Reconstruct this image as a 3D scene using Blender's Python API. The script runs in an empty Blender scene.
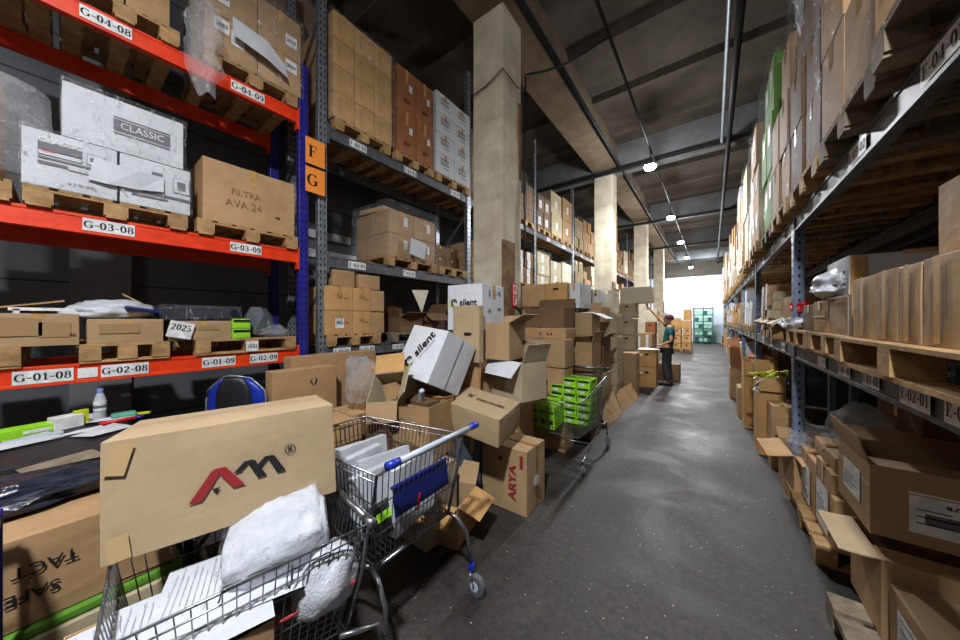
import bpy, math, random
from mathutils import Vector, Matrix, noise
random.seed(7)
R = math.radians
COL = bpy.context.scene.collection
# ------------------------------------------------------------------ camera model
F = 310.0; TH = math.atan2(232, 310); CT = math.cos(TH); ST = math.sin(TH); EYE = 1.62

def at(u, v, X=None, Y=None, Z=None, D=None):
    """point of the place seen at pixel (u, v) on a plane X=, Y=, Z= or at camera depth D"""
    r = (u - 480) / F; dx = r * CT - ST; dy = r * ST + CT; dz = (320 - v) / F
    t = D if D is not None else X / dx if X is not None else Y / dy if Y is not None else (Z - EYE) / dz
    return Vector((dx * t, dy * t, EYE + dz * t))

cam = bpy.data.cameras.new('camera'); co = bpy.data.objects.new('camera', cam); COL.objects.link(co)
cam.sensor_width = 36; cam.lens = 36 * F / 960; cam.clip_start = 0.02; cam.clip_end = 200
co.location = (0, 0, EYE); co.rotation_euler = (R(90), 0, TH)
bpy.context.scene.camera = co
vs = bpy.context.scene.view_settings
vs.view_transform = 'Standard'; vs.look = 'None'; vs.exposure = 0.0; vs.gamma = .94

# ------------------------------------------------------------------ materials
def new_mat(name):
    m = bpy.data.materials.new(name); m.use_nodes = True
    nt = m.node_tree; b = nt.nodes['Principled BSDF']
    return m, nt, b, nt.nodes.new, nt.links.new

def mat(name, c, rough=.6, metal=0, c2=None, nscale=6, namt=.5, bump=0, bscale=40, rand=0, spec=.5, emit=None):
    m, nt, b, N, L = new_mat(name)
    b.inputs['Roughness'].default_value = rough; b.inputs['Metallic'].default_value = metal
    b.inputs['Specular IOR Level'].default_value = spec
    tc = N('ShaderNodeTexCoord')
    src = None
    if c2 is not None:
        n = N('ShaderNodeTexNoise'); n.inputs['Scale'].default_value = nscale; n.inputs['Detail'].default_value = 6
        n.inputs['Roughness'].default_value = .65
        L(tc.outputs['Object'], n.inputs['Vector'])
        rp = N('ShaderNodeValToRGB'); rp.color_ramp.elements[0].position = .5 - namt / 2 * .6; rp.color_ramp.elements[1].position = .5 + namt / 2 * .6
        rp.color_ramp.elements[0].color = (*c2, 1); rp.color_ramp.elements[1].color = (*c, 1)
        L(n.outputs['Fac'], rp.inputs['Fac']); src = rp.outputs['Color']
    if rand:
        oi = N('ShaderNodeObjectInfo'); hs = N('ShaderNodeHueSaturation')
        mr = N('ShaderNodeMapRange'); mr.inputs['To Min'].default_value = 1 - rand; mr.inputs['To Max'].default_value = 1 + rand
        L(oi.outputs['Random'], mr.inputs['Value']); L(mr.outputs['Result'], hs.inputs['Value'])
        if src: L(src, hs.inputs['Color'])
        else: hs.inputs['Color'].default_value = (*c, 1)
        src = hs.outputs['Color']
    if src: L(src, b.inputs['Base Color'])
    else: b.inputs['Base Color'].default_value = (*c, 1)
    if bump:
        n2 = N('ShaderNodeTexNoise'); n2.inputs['Scale'].default_value = bscale; n2.inputs['Detail'].default_value = 5
        L(tc.outputs['Object'], n2.inputs['Vector'])
        bp = N('ShaderNodeBump'); bp.inputs['Strength'].default_value = bump; bp.inputs['Distance'].default_value = .01
        L(n2.outputs['Fac'], bp.inputs['Height']); L(bp.outputs['Normal'], b.inputs['Normal'])
    if emit:
        b.inputs['Emission Color'].default_value = (*emit[:3], 1); b.inputs['Emission Strength'].default_value = emit[3]
    return m

def srgb(r, g, b):
    f = lambda v: (v / 255 / 12.92) if v / 255 <= .04045 else ((v / 255 + .055) / 1.055) ** 2.4
    return (f(r), f(g), f(b))

def cardboard(name, rgb, k=.72, rand=.1):
    c = srgb(*rgb); c2 = tuple(x * k for x in c)
    m, nt, b, N, L = new_mat(name)
    b.inputs['Roughness'].default_value = .72; b.inputs['Specular IOR Level'].default_value = .3
    tc = N('ShaderNodeTexCoord'); n = N('ShaderNodeTexNoise'); n.inputs['Scale'].default_value = 3.2; n.inputs['Detail'].default_value = 8; n.inputs['Roughness'].default_value = .7
    L(tc.outputs['Object'], n.inputs['Vector'])
    rp = N('ShaderNodeValToRGB'); rp.color_ramp.elements[0].position = .3; rp.color_ramp.elements[1].position = .62
    rp.color_ramp.elements[0].color = (*c2, 1); rp.color_ramp.elements[1].color = (*c, 1); L(n.outputs['Fac'], rp.inputs['Fac'])
    oi = N('ShaderNodeObjectInfo'); hs = N('ShaderNodeHueSaturation'); mr = N('ShaderNodeMapRange')
    mr.inputs['To Min'].default_value = 1 - rand; mr.inputs['To Max'].default_value = 1 + rand
    L(oi.outputs['Random'], mr.inputs['Value']); L(mr.outputs['Result'], hs.inputs['Value']); L(rp.outputs['Color'], hs.inputs['Color'])
    L(hs.outputs['Color'], b.inputs['Base Color'])
    n2 = N('ShaderNodeTexNoise'); n2.inputs['Scale'].default_value = 9; n2.inputs['Detail'].default_value = 6; L(tc.outputs['Object'], n2.inputs['Vector'])
    w = N('ShaderNodeTexWave'); w.inputs['Scale'].default_value = 60; w.inputs['Distortion'].default_value = 1; L(tc.outputs['Object'], w.inputs['Vector'])
    ad = N('ShaderNodeMath'); ad.operation = 'MULTIPLY_ADD'; ad.inputs[1].default_value = .06; L(w.outputs['Fac'], ad.inputs[0]); L(n2.outputs['Fac'], ad.inputs[2])
    bp = N('ShaderNodeBump'); bp.inputs['Strength'].default_value = .35; bp.inputs['Distance'].default_value = .012
    L(ad.outputs[0], bp.inputs['Height']); L(bp.outputs['Normal'], b.inputs['Normal'])
    return m

def film_mat(name, base=.05, hi=.85, tint=(.9, .93, .97), scale=9, rough=.12):
    m, nt, b, N, L = new_mat(name)
    b.inputs['Base Color'].default_value = (*tint, 1); b.inputs['Roughness'].default_value = rough; b.inputs['Specular IOR Level'].default_value = .9
    tc = N('ShaderNodeTexCoord'); mp = N('ShaderNodeMapping'); mp.inputs['Scale'].default_value = (1.4, 1.4, .6); L(tc.outputs['Object'], mp.inputs['Vector'])
    n = N('ShaderNodeTexNoise'); n.inputs['Scale'].default_value = scale; n.inputs['Detail'].default_value = 9; n.inputs['Roughness'].default_value = .75; n.inputs['Distortion'].default_value = 2.2
    L(mp.outputs['Vector'], n.inputs['Vector'])
    rp = N('ShaderNodeValToRGB'); rp.color_ramp.elements[0].position = .56; rp.color_ramp.elements[1].position = .68
    rp.color_ramp.elements[0].color = (base,) * 3 + (1,); rp.color_ramp.elements[1].color = (hi,) * 3 + (1,)  # opaque white streaks in the alpha stand in for highlights on the film
    L(n.outputs['Fac'], rp.inputs['Fac']); L(rp.outputs['Color'], b.inputs['Alpha'])
    bp = N('ShaderNodeBump'); bp.inputs['Strength'].default_value = 1; bp.inputs['Distance'].default_value = .03
    L(n.outputs['Fac'], bp.inputs['Height']); L(bp.outputs['Normal'], b.inputs['Normal'])
    return m

M = {}
M['card'] = cardboard('cardboard_brown', (182, 148, 110))
M['cardgold'] = cardboard('cardboard_golden', (200, 158, 104), rand=.07)
M['cardred'] = cardboard('cardboard_reddish', (160, 106, 70), rand=.07)
M['cardgrey'] = cardboard('cardboard_greyish', (184, 172, 142), rand=.07)
M['cardpale'] = cardboard('cardboard_pale', (176, 154, 124), k=.85, rand=.04)
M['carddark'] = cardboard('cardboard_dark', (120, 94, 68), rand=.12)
M['cardtan'] = cardboard('cardboard_tan', (172, 144, 110), k=.86, rand=.03)
M['white'] = cardboard('carton_white', (208, 211, 216), k=.84, rand=.03)
M['cream'] = cardboard('carton_cream', (212, 206, 184), k=.9, rand=.04)
M['green'] = cardboard('carton_green', (150, 214, 44), k=.9, rand=.05)
M['dkgreen'] = cardboard('carton_dark_green', (100, 150, 50), k=.7)
M['black'] = mat('black_plastic', (.012, .013, .016), .45, c2=(.02, .022, .026), bump=.2)
M['ink'] = mat('black_ink', (.012, .012, .014), .6)
M['inkgrey'] = mat('grey_ink', (.13, .13, .15), .6)
M['inkbrown'] = mat('brown_ink', (.10, .065, .04), .7)
M['red'] = mat('red_ink', (.28, .02, .025), .6)
M['redbright'] = mat('red_plastic', (.6, .02, .02), .4)
M['paper'] = mat('white_paper', (.56, .58, .61), .6, c2=(.48, .5, .54), nscale=5)
M['plate'] = mat('label_white', (.8, .8, .8), .5, c2=(.6, .6, .6), nscale=14, namt=.3)
M['tape'] = mat('packing_tape', srgb(196, 160, 104), .22, c2=srgb(176, 136, 84), nscale=20)
M['tapeclear'] = mat('packing_tape_clear', srgb(162, 134, 100), .12)
M['hole'] = mat('dark_hole', (.004, .004, .004), .9)
M['orange'] = mat('orange_steel', srgb(238, 72, 26), .38, c2=srgb(214, 56, 20), nscale=8, bump=.06)
M['blue'] = mat('blue_steel', srgb(46, 44, 150), .4, c2=srgb(34, 34, 120), nscale=9)
M['galv'] = mat('galvanised_steel', srgb(158, 164, 172), .42, .55, c2=srgb(120, 126, 134), nscale=18, bump=.05)
M['steelblue'] = mat('grey_blue_steel', srgb(124, 140, 166), .45, .1, c2=srgb(98, 114, 138), nscale=8)
M['beamgrey'] = mat('grey_beam_steel', srgb(104, 104, 110), .5, .15, c2=srgb(70, 70, 76), nscale=10, bump=.08)
M['wood'] = mat('pallet_wood', srgb(190, 156, 108), .75, c2=srgb(146, 112, 72), nscale=9, bump=.25, bscale=60, rand=.15)
M['woodgrey'] = mat('weathered_wood', srgb(140, 128, 108), .8, c2=srgb(98, 86, 70), nscale=9, bump=.3, bscale=60, rand=.1)
M['chrome'] = mat('zinc_wire', srgb(150, 152, 156), .3, .85, c2=srgb(112, 114, 118), nscale=20)
M['rubber'] = mat('grey_rubber', (.1, .1, .11), .6)
M['bluep'] = mat('blue_plastic', srgb(30, 52, 160), .35)
M['navy'] = mat('navy_plastic', srgb(24, 36, 96), .4)
M['greyp'] = mat('grey_plastic', srgb(176, 186, 196), .35)
M['purple'] = mat('purple_plastic', srgb(52, 34, 130), .4)
M['film'] = film_mat('stretch_film')
M['filmdense'] = film_mat('crumpled_film', .32, .95, scale=9)
M['bag'] = mat('white_bag', (.6, .62, .66), .3, c2=(.48, .51, .56), nscale=8, bump=.5, bscale=14)
M['cloth'] = mat('white_cloth', (.5, .52, .56), .85, c2=(.38, .4, .44), nscale=10, bump=.9, bscale=30)
M['skin'] = mat('skin', srgb(186, 132, 104), .55)
M['teal'] = mat('teal_cloth', srgb(18, 88, 92), .85, bump=.3)
M['trouser'] = mat('grey_cloth', srgb(66, 68, 76), .85, bump=.3)
M['maroon'] = mat('maroon_cloth', srgb(78, 28, 34), .8)
M['glove'] = mat('black_glove', (.015, .016, .02), .7)
M['lamp'] = mat('lamp_glow', (1, 1, 1), .5, emit=(.9, .95, 1, 60))
M['plaster'] = mat('pillar_plaster', srgb(216, 209, 190), .85, c2=srgb(172, 162, 140), nscale=3, bump=.5, bscale=12, namt=.7)
M['plastertan'] = mat('beam_plaster', srgb(128, 112, 92), .9, c2=srgb(104, 90, 72), nscale=3, bump=.4, bscale=10)
M['ceil'] = mat('ceiling_concrete', srgb(92, 84, 74), .9, c2=srgb(64, 58, 50), nscale=1.2, bump=.3, bscale=8)
M['ceilbeam'] = mat('ceiling_beam', srgb(124, 126, 128), .9, c2=srgb(104, 104, 104), nscale=2)
M['cable'] = mat('black_cable', (.01, .01, .012), .6)
M['greycase'] = mat('grey_case', srgb(92, 98, 104), .3)
M['filmdark'] = mat('dark_wrapped', srgb(40, 40, 56), .15, c2=srgb(24, 24, 34), bump=.8, bscale=16)
M['capblue'] = mat('pale_blue_cap', srgb(120, 150, 220), .4)
M['teal2'] = mat('teal_plastic', srgb(90, 160, 140), .4)
M['yellow'] = mat('yellow_green_plastic', srgb(190, 200, 40), .4)
M['bottle'] = mat('clear_bottle', (.75, .8, .85), .08)
M['blackbag'] = mat('glossy_black_film', srgb(46, 52, 66), .22, c2=srgb(20, 22, 30), bump=.4, bscale=8)
M['tapepale'] = mat('pale_tape', srgb(186, 160, 118), .15)
M['bluegrey'] = cardboard('carton_blue_grey', (92, 104, 118))
M['teal3'] = mat('pale_green_plastic', srgb(150, 200, 180), .5)
M['faint'] = mat('faint_marker', srgb(138, 108, 76), .7)
M['glassgreen'] = mat('green_crate_plastic', srgb(16, 92, 74), .5)

def wall_mat(name, c1, c2, seam=.9):
    m, nt, b, N, L = new_mat(name); b.inputs['Roughness'].default_value = .7
    g = N('ShaderNodeNewGeometry'); sp = N('ShaderNodeSeparateXYZ'); L(g.outputs['Position'], sp.inputs[0])
    dv = N('ShaderNodeMath'); dv.operation = 'DIVIDE'; dv.inputs[1].default_value = seam; L(sp.outputs['Z'], dv.inputs[0])
    fr = N('ShaderNodeMath'); fr.operation = 'FRACT'; L(dv.outputs[0], fr.inputs[0])
    lt = N('ShaderNodeMath'); lt.operation = 'LESS_THAN'; lt.inputs[1].default_value = .035; L(fr.outputs[0], lt.inputs[0])
    n = N('ShaderNodeTexNoise'); n.inputs['Scale'].default_value = 1.3; n.inputs['Detail'].default_value = 8; L(g.outputs['Position'], n.inputs['Vector'])
    rp = N('ShaderNodeValToRGB'); rp.color_ramp.elements[0].position = .3; rp.color_ramp.elements[1].position = .7
    rp.color_ramp.elements[0].color = (*c2, 1); rp.color_ramp.elements[1].color = (*c1, 1); L(n.outputs['Fac'], rp.inputs['Fac'])
    mx = N('ShaderNodeMixRGB'); L(lt.outputs[0], mx.inputs['Fac']); L(rp.outputs['Color'], mx.inputs[1]); mx.inputs[2].default_value = (*[x * .25 for x in c2], 1)
    L(mx.outputs[0], b.inputs['Base Color'])
    return m
M['wallgrey'] = wall_mat('wall_siding', srgb(104, 106, 110), srgb(78, 80, 84), .5)
M['wallwhite'] = mat('wall_white_tiles', srgb(222, 230, 236), .5, c2=srgb(200, 210, 218), nscale=.8)
M['walldark'] = mat('wall_dark', srgb(84, 76, 66), .85, c2=srgb(60, 54, 46), nscale=1)

def floor_mat():
    m, nt, b, N, L = new_mat('floor_worn_concrete')
    g = N('ShaderNodeNewGeometry')
    def nz(s, d=8, r=.6, dist=0):
        n = N('ShaderNodeTexNoise'); n.inputs['Scale'].default_value = s; n.inputs['Detail'].default_value = d; n.inputs['Roughness'].default_value = r; n.inputs['Distortion'].default_value = dist
        L(g.outputs['Position'], n.inputs['Vector']); return n
    a = nz(1.1, 9, .68, .6); rp = N('ShaderNodeValToRGB')
    e = rp.color_ramp.elements; e[0].position = .32; e[0].color = (*srgb(38, 35, 34), 1); e[1].position = .74; e[1].color = (*srgb(80, 76, 73), 1)
    L(a.outputs['Fac'], rp.inputs['Fac'])
    f = nz(26, 5, .7); rf = N('ShaderNodeValToRGB'); rf.color_ramp.elements[0].position = .35; rf.color_ramp.elements[1].position = .7
    rf.color_ramp.elements[0].color = (.6, .6, .6, 1); rf.color_ramp.elements[1].color = (1.25, 1.2, 1.15, 1); L(f.outputs['Fac'], rf.inputs['Fac'])
    mx = N('ShaderNodeMixRGB'); mx.blend_type = 'MULTIPLY'; mx.inputs['Fac'].default_value = 1; L(rp.outputs['Color'], mx.inputs[1]); L(rf.outputs['Color'], mx.inputs[2])
    v = N('ShaderNodeTexVoronoi'); v.inputs['Scale'].default_value = 34; L(g.outputs['Position'], v.inputs['Vector'])
    sz = N('ShaderNodeMath'); sz.operation = 'LESS_THAN'; L(v.outputs['Distance'], sz.inputs[0])
    wn = N('ShaderNodeSeparateColor'); L(v.outputs['Color'], wn.inputs[0])
    th = N('ShaderNodeMapRange'); th.inputs['From Min'].default_value = .55; th.inputs['From Max'].default_value = 1; th.inputs['To Min'].default_value = -.01; th.inputs['To Max'].default_value = .16
    L(wn.outputs[0], th.inputs['Value']); L(th.outputs['Result'], sz.inputs[1])
    mk = nz(.7, 6); mr = N('ShaderNodeMath'); mr.operation = 'GREATER_THAN'; mr.inputs[1].default_value = .47; L(mk.outputs['Fac'], mr.inputs[0])
    mm = N('ShaderNodeMath'); mm.operation = 'MULTIPLY'; L(sz.outputs[0], mm.inputs[0]); L(mr.outputs[0], mm.inputs[1])
    m2 = N('ShaderNodeMixRGB'); L(mm.outputs[0], m2.inputs['Fac']); L(mx.outputs[0], m2.inputs[1]); m2.inputs[2].default_value = (*srgb(188, 176, 158), 1)
    L(m2.outputs[0], b.inputs['Base Color'])
    rr = N('ShaderNodeMapRange'); rr.inputs['From Min'].default_value = .3; rr.inputs['From Max'].default_value = .7; rr.inputs['To Min'].default_value = .42; rr.inputs['To Max'].default_value = .8
    L(a.outputs['Fac'], rr.inputs['Value']); L(rr.outputs['Result'], b.inputs['Roughness'])
    bp = N('ShaderNodeBump'); bp.inputs['Strength'].default_value = .35; bp.inputs['Distance'].default_value = .01
    ft = nz(40, 6, .7); L(ft.outputs['Fac'], bp.inputs['Height']); L(bp.outputs['Normal'], b.inputs['Normal'])
    return m
M['floor'] = floor_mat()

# ------------------------------------------------------------------ mesh builder
_txt = {}
def text_data(s, bold):
    k = (s, bold)
    if k not in _txt:
        cu = bpy.data.curves.new('t', 'FONT'); cu.body = s; cu.size = 1; cu.align_x = 'CENTER'; cu.align_y = 'CENTER'; cu.offset = bold; cu.resolution_u = 3
        o = bpy.data.objects.new('t', cu); COL.objects.link(o)
        me = bpy.data.meshes.new_from_object(o.evaluated_get(bpy.context.evaluated_depsgraph_get()))
        _txt[k] = ([v.co.copy() for v in me.vertices], [tuple(p.vertices) for p in me.polygons])
        bpy.data.objects.remove(o); bpy.data.curves.remove(cu); bpy.data.meshes.remove(me)
    return _txt[k]

_gl = {}
def serif_glyph(c):
    """heavy serif characters drawn with a broad vertical-stress pen"""
    if c in _gl: return _gl[c]
    out = []
    def stroke(pts, wx=.2, wy=.07):
        vs_ = []; n = len(pts)
        for i, (x, y) in enumerate(pts):
            a = pts[max(i - 1, 0)]; b = pts[min(i + 1, n - 1)]; dx, dy = b[0] - a[0], b[1] - a[1]; l = math.hypot(dx, dy) or 1; nx, ny = -dy / l, dx / l
            h = math.sqrt((wx * nx) ** 2 + (wy * ny) ** 2) / 2; vs_ += [(x + nx * h, y + ny * h), (x - nx * h, y - ny * h)]
        out.append((vs_, [(2 * i, 2 * i + 1, 2 * i + 3, 2 * i + 2) for i in range(n - 1)]))
    def arc(cx, cy, rx, ry, a0, a1, n=16): return [(cx + rx * math.cos(R(a0 + (a1 - a0) * k / n)), cy + ry * math.sin(R(a0 + (a1 - a0) * k / n))) for k in range(n + 1)]
    def rect(x0, y0, x1, y1): out.append(([(x0, y0), (x1, y0), (x1, y1), (x0, y1)], [(0, 1, 2, 3)]))
    if c == '0': stroke(arc(.34, .5, .22, .46, 0, 360, 24))
    elif c == '1': rect(.2, .03, .4, .97); rect(.08, 0, .52, .06); stroke([(.08, .86), (.3, .95)], .05, .08)
    elif c == '2': stroke(arc(.33, .7, .2, .26, 165, -20) + [(.4, .42), (.1, .12)]); rect(.08, 0, .6, .14); rect(.55, .1, .6, .26)
    elif c == '3': stroke(arc(.3, .74, .2, .22, 150, -80)); stroke(arc(.3, .28, .23, .25, 80, -150)); rect(.2, .49, .34, .55)
    elif c == '4': rect(.38, .03, .56, .97); rect(.28, 0, .64, .05); rect(.02, .24, .66, .33); stroke([(.06, .3), (.46, .95)], .07, .07)
    elif c == '5': rect(.12, .84, .56, .98); stroke([(.15, .9), (.12, .52)], .06, .06); stroke(arc(.3, .32, .23, .28, 130, -150))
    elif c == '8': stroke(arc(.34, .74, .19, .22, 0, 360, 20), .17); stroke(arc(.34, .27, .23, .25, 0, 360, 20), .18)
    elif c == '9': stroke(arc(.32, .68, .2, .28, 0, 360, 20), .18); stroke([(.53, .66)] + arc(.28, .5, .25, .47, 0, -120), .18)
    elif c == '-': rect(.06, .36, .44, .48)
    elif c == 'G': stroke(arc(.48, .5, .36, .46, 48, 318, 22)); rect(.66, .06, .84, .44); rect(.54, .41, .92, .47); rect(.72, .68, .77, .98)
    elif c == 'F' or c == 'E':
        rect(.14, .03, .34, .97); rect(.04, 0, .46, .05); rect(.04, .93, .7, 1.0); rect(.65, .7, .71, .97); rect(.34, .48, .54, .54); rect(.5, .38, .55, .64)
        if c == 'E': rect(.04, 0, .74, .07); rect(.69, .03, .75, .3)
    _gl[c] = out; return out

class MB:
    def __init__(s): s.v = []; s.f = []; s.m = []; s.mats = []
    def add(s, vs_, fs, m, T=None):
        if m not in s.mats: s.mats.append(m)
        mi = s.mats.index(m); o = len(s.v)
        s.v += [(T @ Vector(p)) if T is not None else Vector(p) for p in vs_]
        s.f += [tuple(i + o for i in f) for f in fs]; s.m += [mi] * len(fs)
        return s
    def box(s, c, d, m, T=None):
        x, y, z = (k / 2 for k in d); c = Vector(c)
        vs_ = [c + Vector(p) for p in [(-x, -y, -z), (x, -y, -z), (x, y, -z), (-x, y, -z), (-x, -y, z), (x, -y, z), (x, y, z), (-x, y, z)]]
        return s.add(vs_, [(0, 3, 2, 1), (4, 5, 6, 7), (0, 1, 5, 4), (1, 2, 6, 5), (2, 3, 7, 6), (3, 0, 4, 7)], m, T)
    def bb(s, a, b, m, T=None):
        return s.box([(i + j) / 2 for i, j in zip(a, b)], [abs(j - i) for i, j in zip(a, b)], m, T)
    def tube(s, pts, r, m, n=6, T=None, closed=False):
        pts = [Vector(p) for p in pts]; rs = r if isinstance(r, (list, tuple)) else [r] * len(pts)
        vs_ = []; N = len(pts)
        for i, p in enumerate(pts):
            if closed: d = pts[(i + 1) % N] - pts[i - 1]
            else: d = pts[min(i + 1, N - 1)] - pts[max(i - 1, 0)]
            d = d.normalized() if d.length > 1e-9 else Vector((0, 0, 1))
            a = d.cross(Vector((0, 0, 1)) if abs(d.z) < .95 else Vector((1, 0, 0))).normalized(); b = d.cross(a)
            for k in range(n):
                t = 2 * math.pi * k / n + math.pi / n
                vs_.append(p + (a * math.cos(t) + b * math.sin(t)) * rs[i])
        fs = []
        for i in range(N if closed else N - 1):
            for k in range(n):
                j = (i + 1) % N
                fs.append((i * n + k, i * n + (k + 1) % n, j * n + (k + 1) % n, j * n + k))
        if not closed: fs += [tuple(range(n))[::-1], tuple(range((N - 1) * n, N * n))]
        return s.add(vs_, fs, m, T)
    def quad(s, w, h, m, T): return s.add([(-w / 2, -h / 2, 0), (w / 2, -h / 2, 0), (w / 2, h / 2, 0), (-w / 2, h / 2, 0)], [(0, 1, 2, 3)], m, T)
    def poly(s, pts, m, T): return s.add([(x, y, 0) for x, y in pts], [tuple(range(len(pts)))], m, T)
    def text(s, body, size, m, T, bold=.03, sx=1):
        v, f = text_data(body, bold)
        return s.add([(p.x * size * sx, p.y * size, 0) for p in v], f, m, T)
    def serif(s, body, size, m, T, sx=1.0):
        adv = {'1': .6, '-': .5, 'G': .95, 'E': .82, 'F': .78}; W = sum(adv.get(c, .72) for c in body); x0 = -W / 2
        for c in body:
            for vs_, fs in serif_glyph(c): s.add([((x0 + x) * size * sx, (y - .5) * size, 0) for x, y in vs_], fs, m, T)
            x0 += adv.get(c, .72)
        return s
    def build(s, name, parent=None, smooth=False, bevel=0, sub=0):
        me = bpy.data.meshes.new(name); me.from_pydata([tuple(p) for p in s.v], [], s.f)
        for m in s.mats: me.materials.append(M[m] if isinstance(m, str) else m)
        me.polygons.foreach_set('material_index', s.m)
        if smooth: me.polygons.foreach_set('use_smooth', [True] * len(s.f))
        me.update()
        o = bpy.data.objects.new(name, me); COL.objects.link(o)
        if parent: o.parent = parent
        if bevel:
            b = o.modifiers.new('b', 'BEVEL'); b.width = bevel; b.segments = 2; b.limit_method = 'ANGLE'
        if sub:
            q = o.modifiers.new('s', 'SUBSURF'); q.levels = sub; q.render_levels = sub
        return o

def tag(o, label=None, cat=None, group=None, kind=None):
    if label: o['label'] = label
    if cat: o['category'] = cat
    if group: o['group'] = group
    if kind: o['kind'] = kind
    return o
def empty(name, loc=(0, 0, 0), rot=(0, 0, 0)):
    o = bpy.data.objects.new(name, None); o.empty_display_size = .1; COL.objects.link(o); o.location = loc; o.rotation_euler = rot
    return o
def place(o, loc, rot=(0, 0, 0)): o.location = loc; o.rotation_euler = rot; return o
def struct(o): o['kind'] = 'structure'; return o
def copy_tree(o, parent=None):
    c = o.copy(); COL.objects.link(c)
    if parent: c.parent = parent
    for ch in [x for x in bpy.data.objects if x.parent == o]: copy_tree(ch, c)
    return c

def frame(face, w, d, h, fu=0, fv=0, off=.002, rot=0):
    """matrix on a face of a box w,d,h standing on z=0; fu, fv in -.5...5 of the face"""
    if face == '-y': u, v, n, o, a, b = (1, 0, 0), (0, 0, 1), (0, -1, 0), (0, -d / 2, h / 2), w, h
    elif face == '+y': u, v, n, o, a, b = (-1, 0, 0), (0, 0, 1), (0, 1, 0), (0, d / 2, h / 2), w, h
    elif face == '-x': u, v, n, o, a, b = (0, -1, 0), (0, 0, 1), (-1, 0, 0), (-w / 2, 0, h / 2), d, h
    elif face == '+x': u, v, n, o, a, b = (0, 1, 0), (0, 0, 1), (1, 0, 0), (w / 2, 0, h / 2), d, h
    else: u, v, n, o, a, b = (1, 0, 0), (0, 1, 0), (0, 0, 1), (0, 0, h), w, d
    u, v, n, o = map(Vector, (u, v, n, o)); o = o + u * (fu * a) + v * (fv * b) + n * off
    T = Matrix(((u.x, v.x, n.x, o.x), (u.y, v.y, n.y, o.y), (u.z, v.z, n.z, o.z), (0, 0, 0, 1)))
    return T @ Matrix.Rotation(R(rot), 4, 'Z')

# ------------------------------------------------------------------ printed marks
def m_text(body, size, m='ink', bold=.02, sx=1):
    def f(T, s): return 'printed_text', MB().text(body, size, m, T @ Matrix.Translation((0, 0, .003)), bold, sx)
    return f
def m_hole(w=.09, h=.028):
    def f(T, s):
        b = MB(); r = h / 2; pts = [(math.cos(t) * r + (w / 2 - r), math.sin(t) * r) for t in [R(-90 + 30 * k) for k in range(7)]] + [(math.cos(t) * r - (w / 2 - r), math.sin(t) * r) for t in [R(90 + 30 * k) for k in range(7)]]
        return 'handle_hole', b.poly(pts, 'hole', T)
    return f
def m_label(w, h, lines=4, head=None, hsize=.03, blot=False, paper='plate'):
    def f(T, s):
        b = MB().quad(w, h, paper, T); rnd = random.Random(int(w * 1e4 + h * 1e3))
        Z = lambda x, y: T @ Matrix.Translation((x, y, .0008))
        if head: b.text(head, hsize, 'ink', Z(0, h * .28 if lines else 0), .03)
        for k in range(lines):
            y = h * (.1 - .5 * k / max(lines, 1)) if head else h * (.38 - .8 * k / max(lines, 1)); ww = w * rnd.uniform(.35, .8)
            b.quad(ww, h * .035, 'inkgrey', Z(-(w * .85 - ww) / 2, y))
        if blot: b.quad(w * .8, h * .26, 'inkgrey', Z(.02, -.02))
        return 'shipping_label', b
    return f
def m_rects(rs, name='printed_marks'):
    """rs: (x, y, w, h, material)"""
    def f(T, s):
        b = MB()
        for i, (x, y, w, h, m) in enumerate(rs): b.quad(w, h, m, T @ Matrix.Translation((x, y, .0004 + i * .0002)))
        return name, b
    return f
def m_tape(w, h, m='tape'):
    def f(T, s): return 'tape', MB().quad(w, h, m, T)
    return f
def ring(r0, r1, a0, a1, n=18, taper=False):
    o = [(r1 * math.cos(R(a0 + (a1 - a0) * k / n)), r1 * math.sin(R(a0 + (a1 - a0) * k / n))) for k in range(n + 1)]
    i = []
    for k in range(n, -1, -1):
        t = k / n; rr = r0 + ((r1 - r0) * (1 - math.sin(math.pi * t)) if taper else 0)
        i.append((rr * math.cos(R(a0 + (a1 - a0) * t)), rr * math.sin(R(a0 + (a1 - a0) * t))))
    return o, i
def ringstrip(b, r0, r1, a0, a1, m, T, n=18, taper=True):
    o, i = ring(r0, r1, a0, a1, n, taper); i = i[::-1]
    vs_ = [(x, y, 0) for x, y in o] + [(x, y, 0) for x, y in i]
    b.add(vs_, [(k, k + 1, n + 2 + k, n + 1 + k) for k in range(n)], m, T)
def m_silent(s=1.0):
    def f(T, _):
        b = MB(); Z = T @ Matrix.Scale(s, 4)
        ringstrip(b, .040, .062, 110, 330, 'arcgreen', Z @ Matrix.Translation((-.150, .008, 0)))
        ringstrip(b, .022, .048, 40, 320, 'ink', Z @ Matrix.Translation((-.135, 0, .0004)), taper=True)
        ringstrip(b, .006, .02, -60, 200, 'ink', Z @ Matrix.Translation((-.118, .012, .0006)), taper=False)
        b.text('silent', .105, 'ink', Z @ Matrix.Translation((.055, 0, .0004)), .025, 1.05)
        b.quad(.2, .004, 'inkgrey', Z @ Matrix.Translation((.05, -.062, .0004)))
        return 'silent_logo', b
    return f
M['arcgreen'] = mat('yellow_green_ink', srgb(186, 204, 40), .6)
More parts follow.
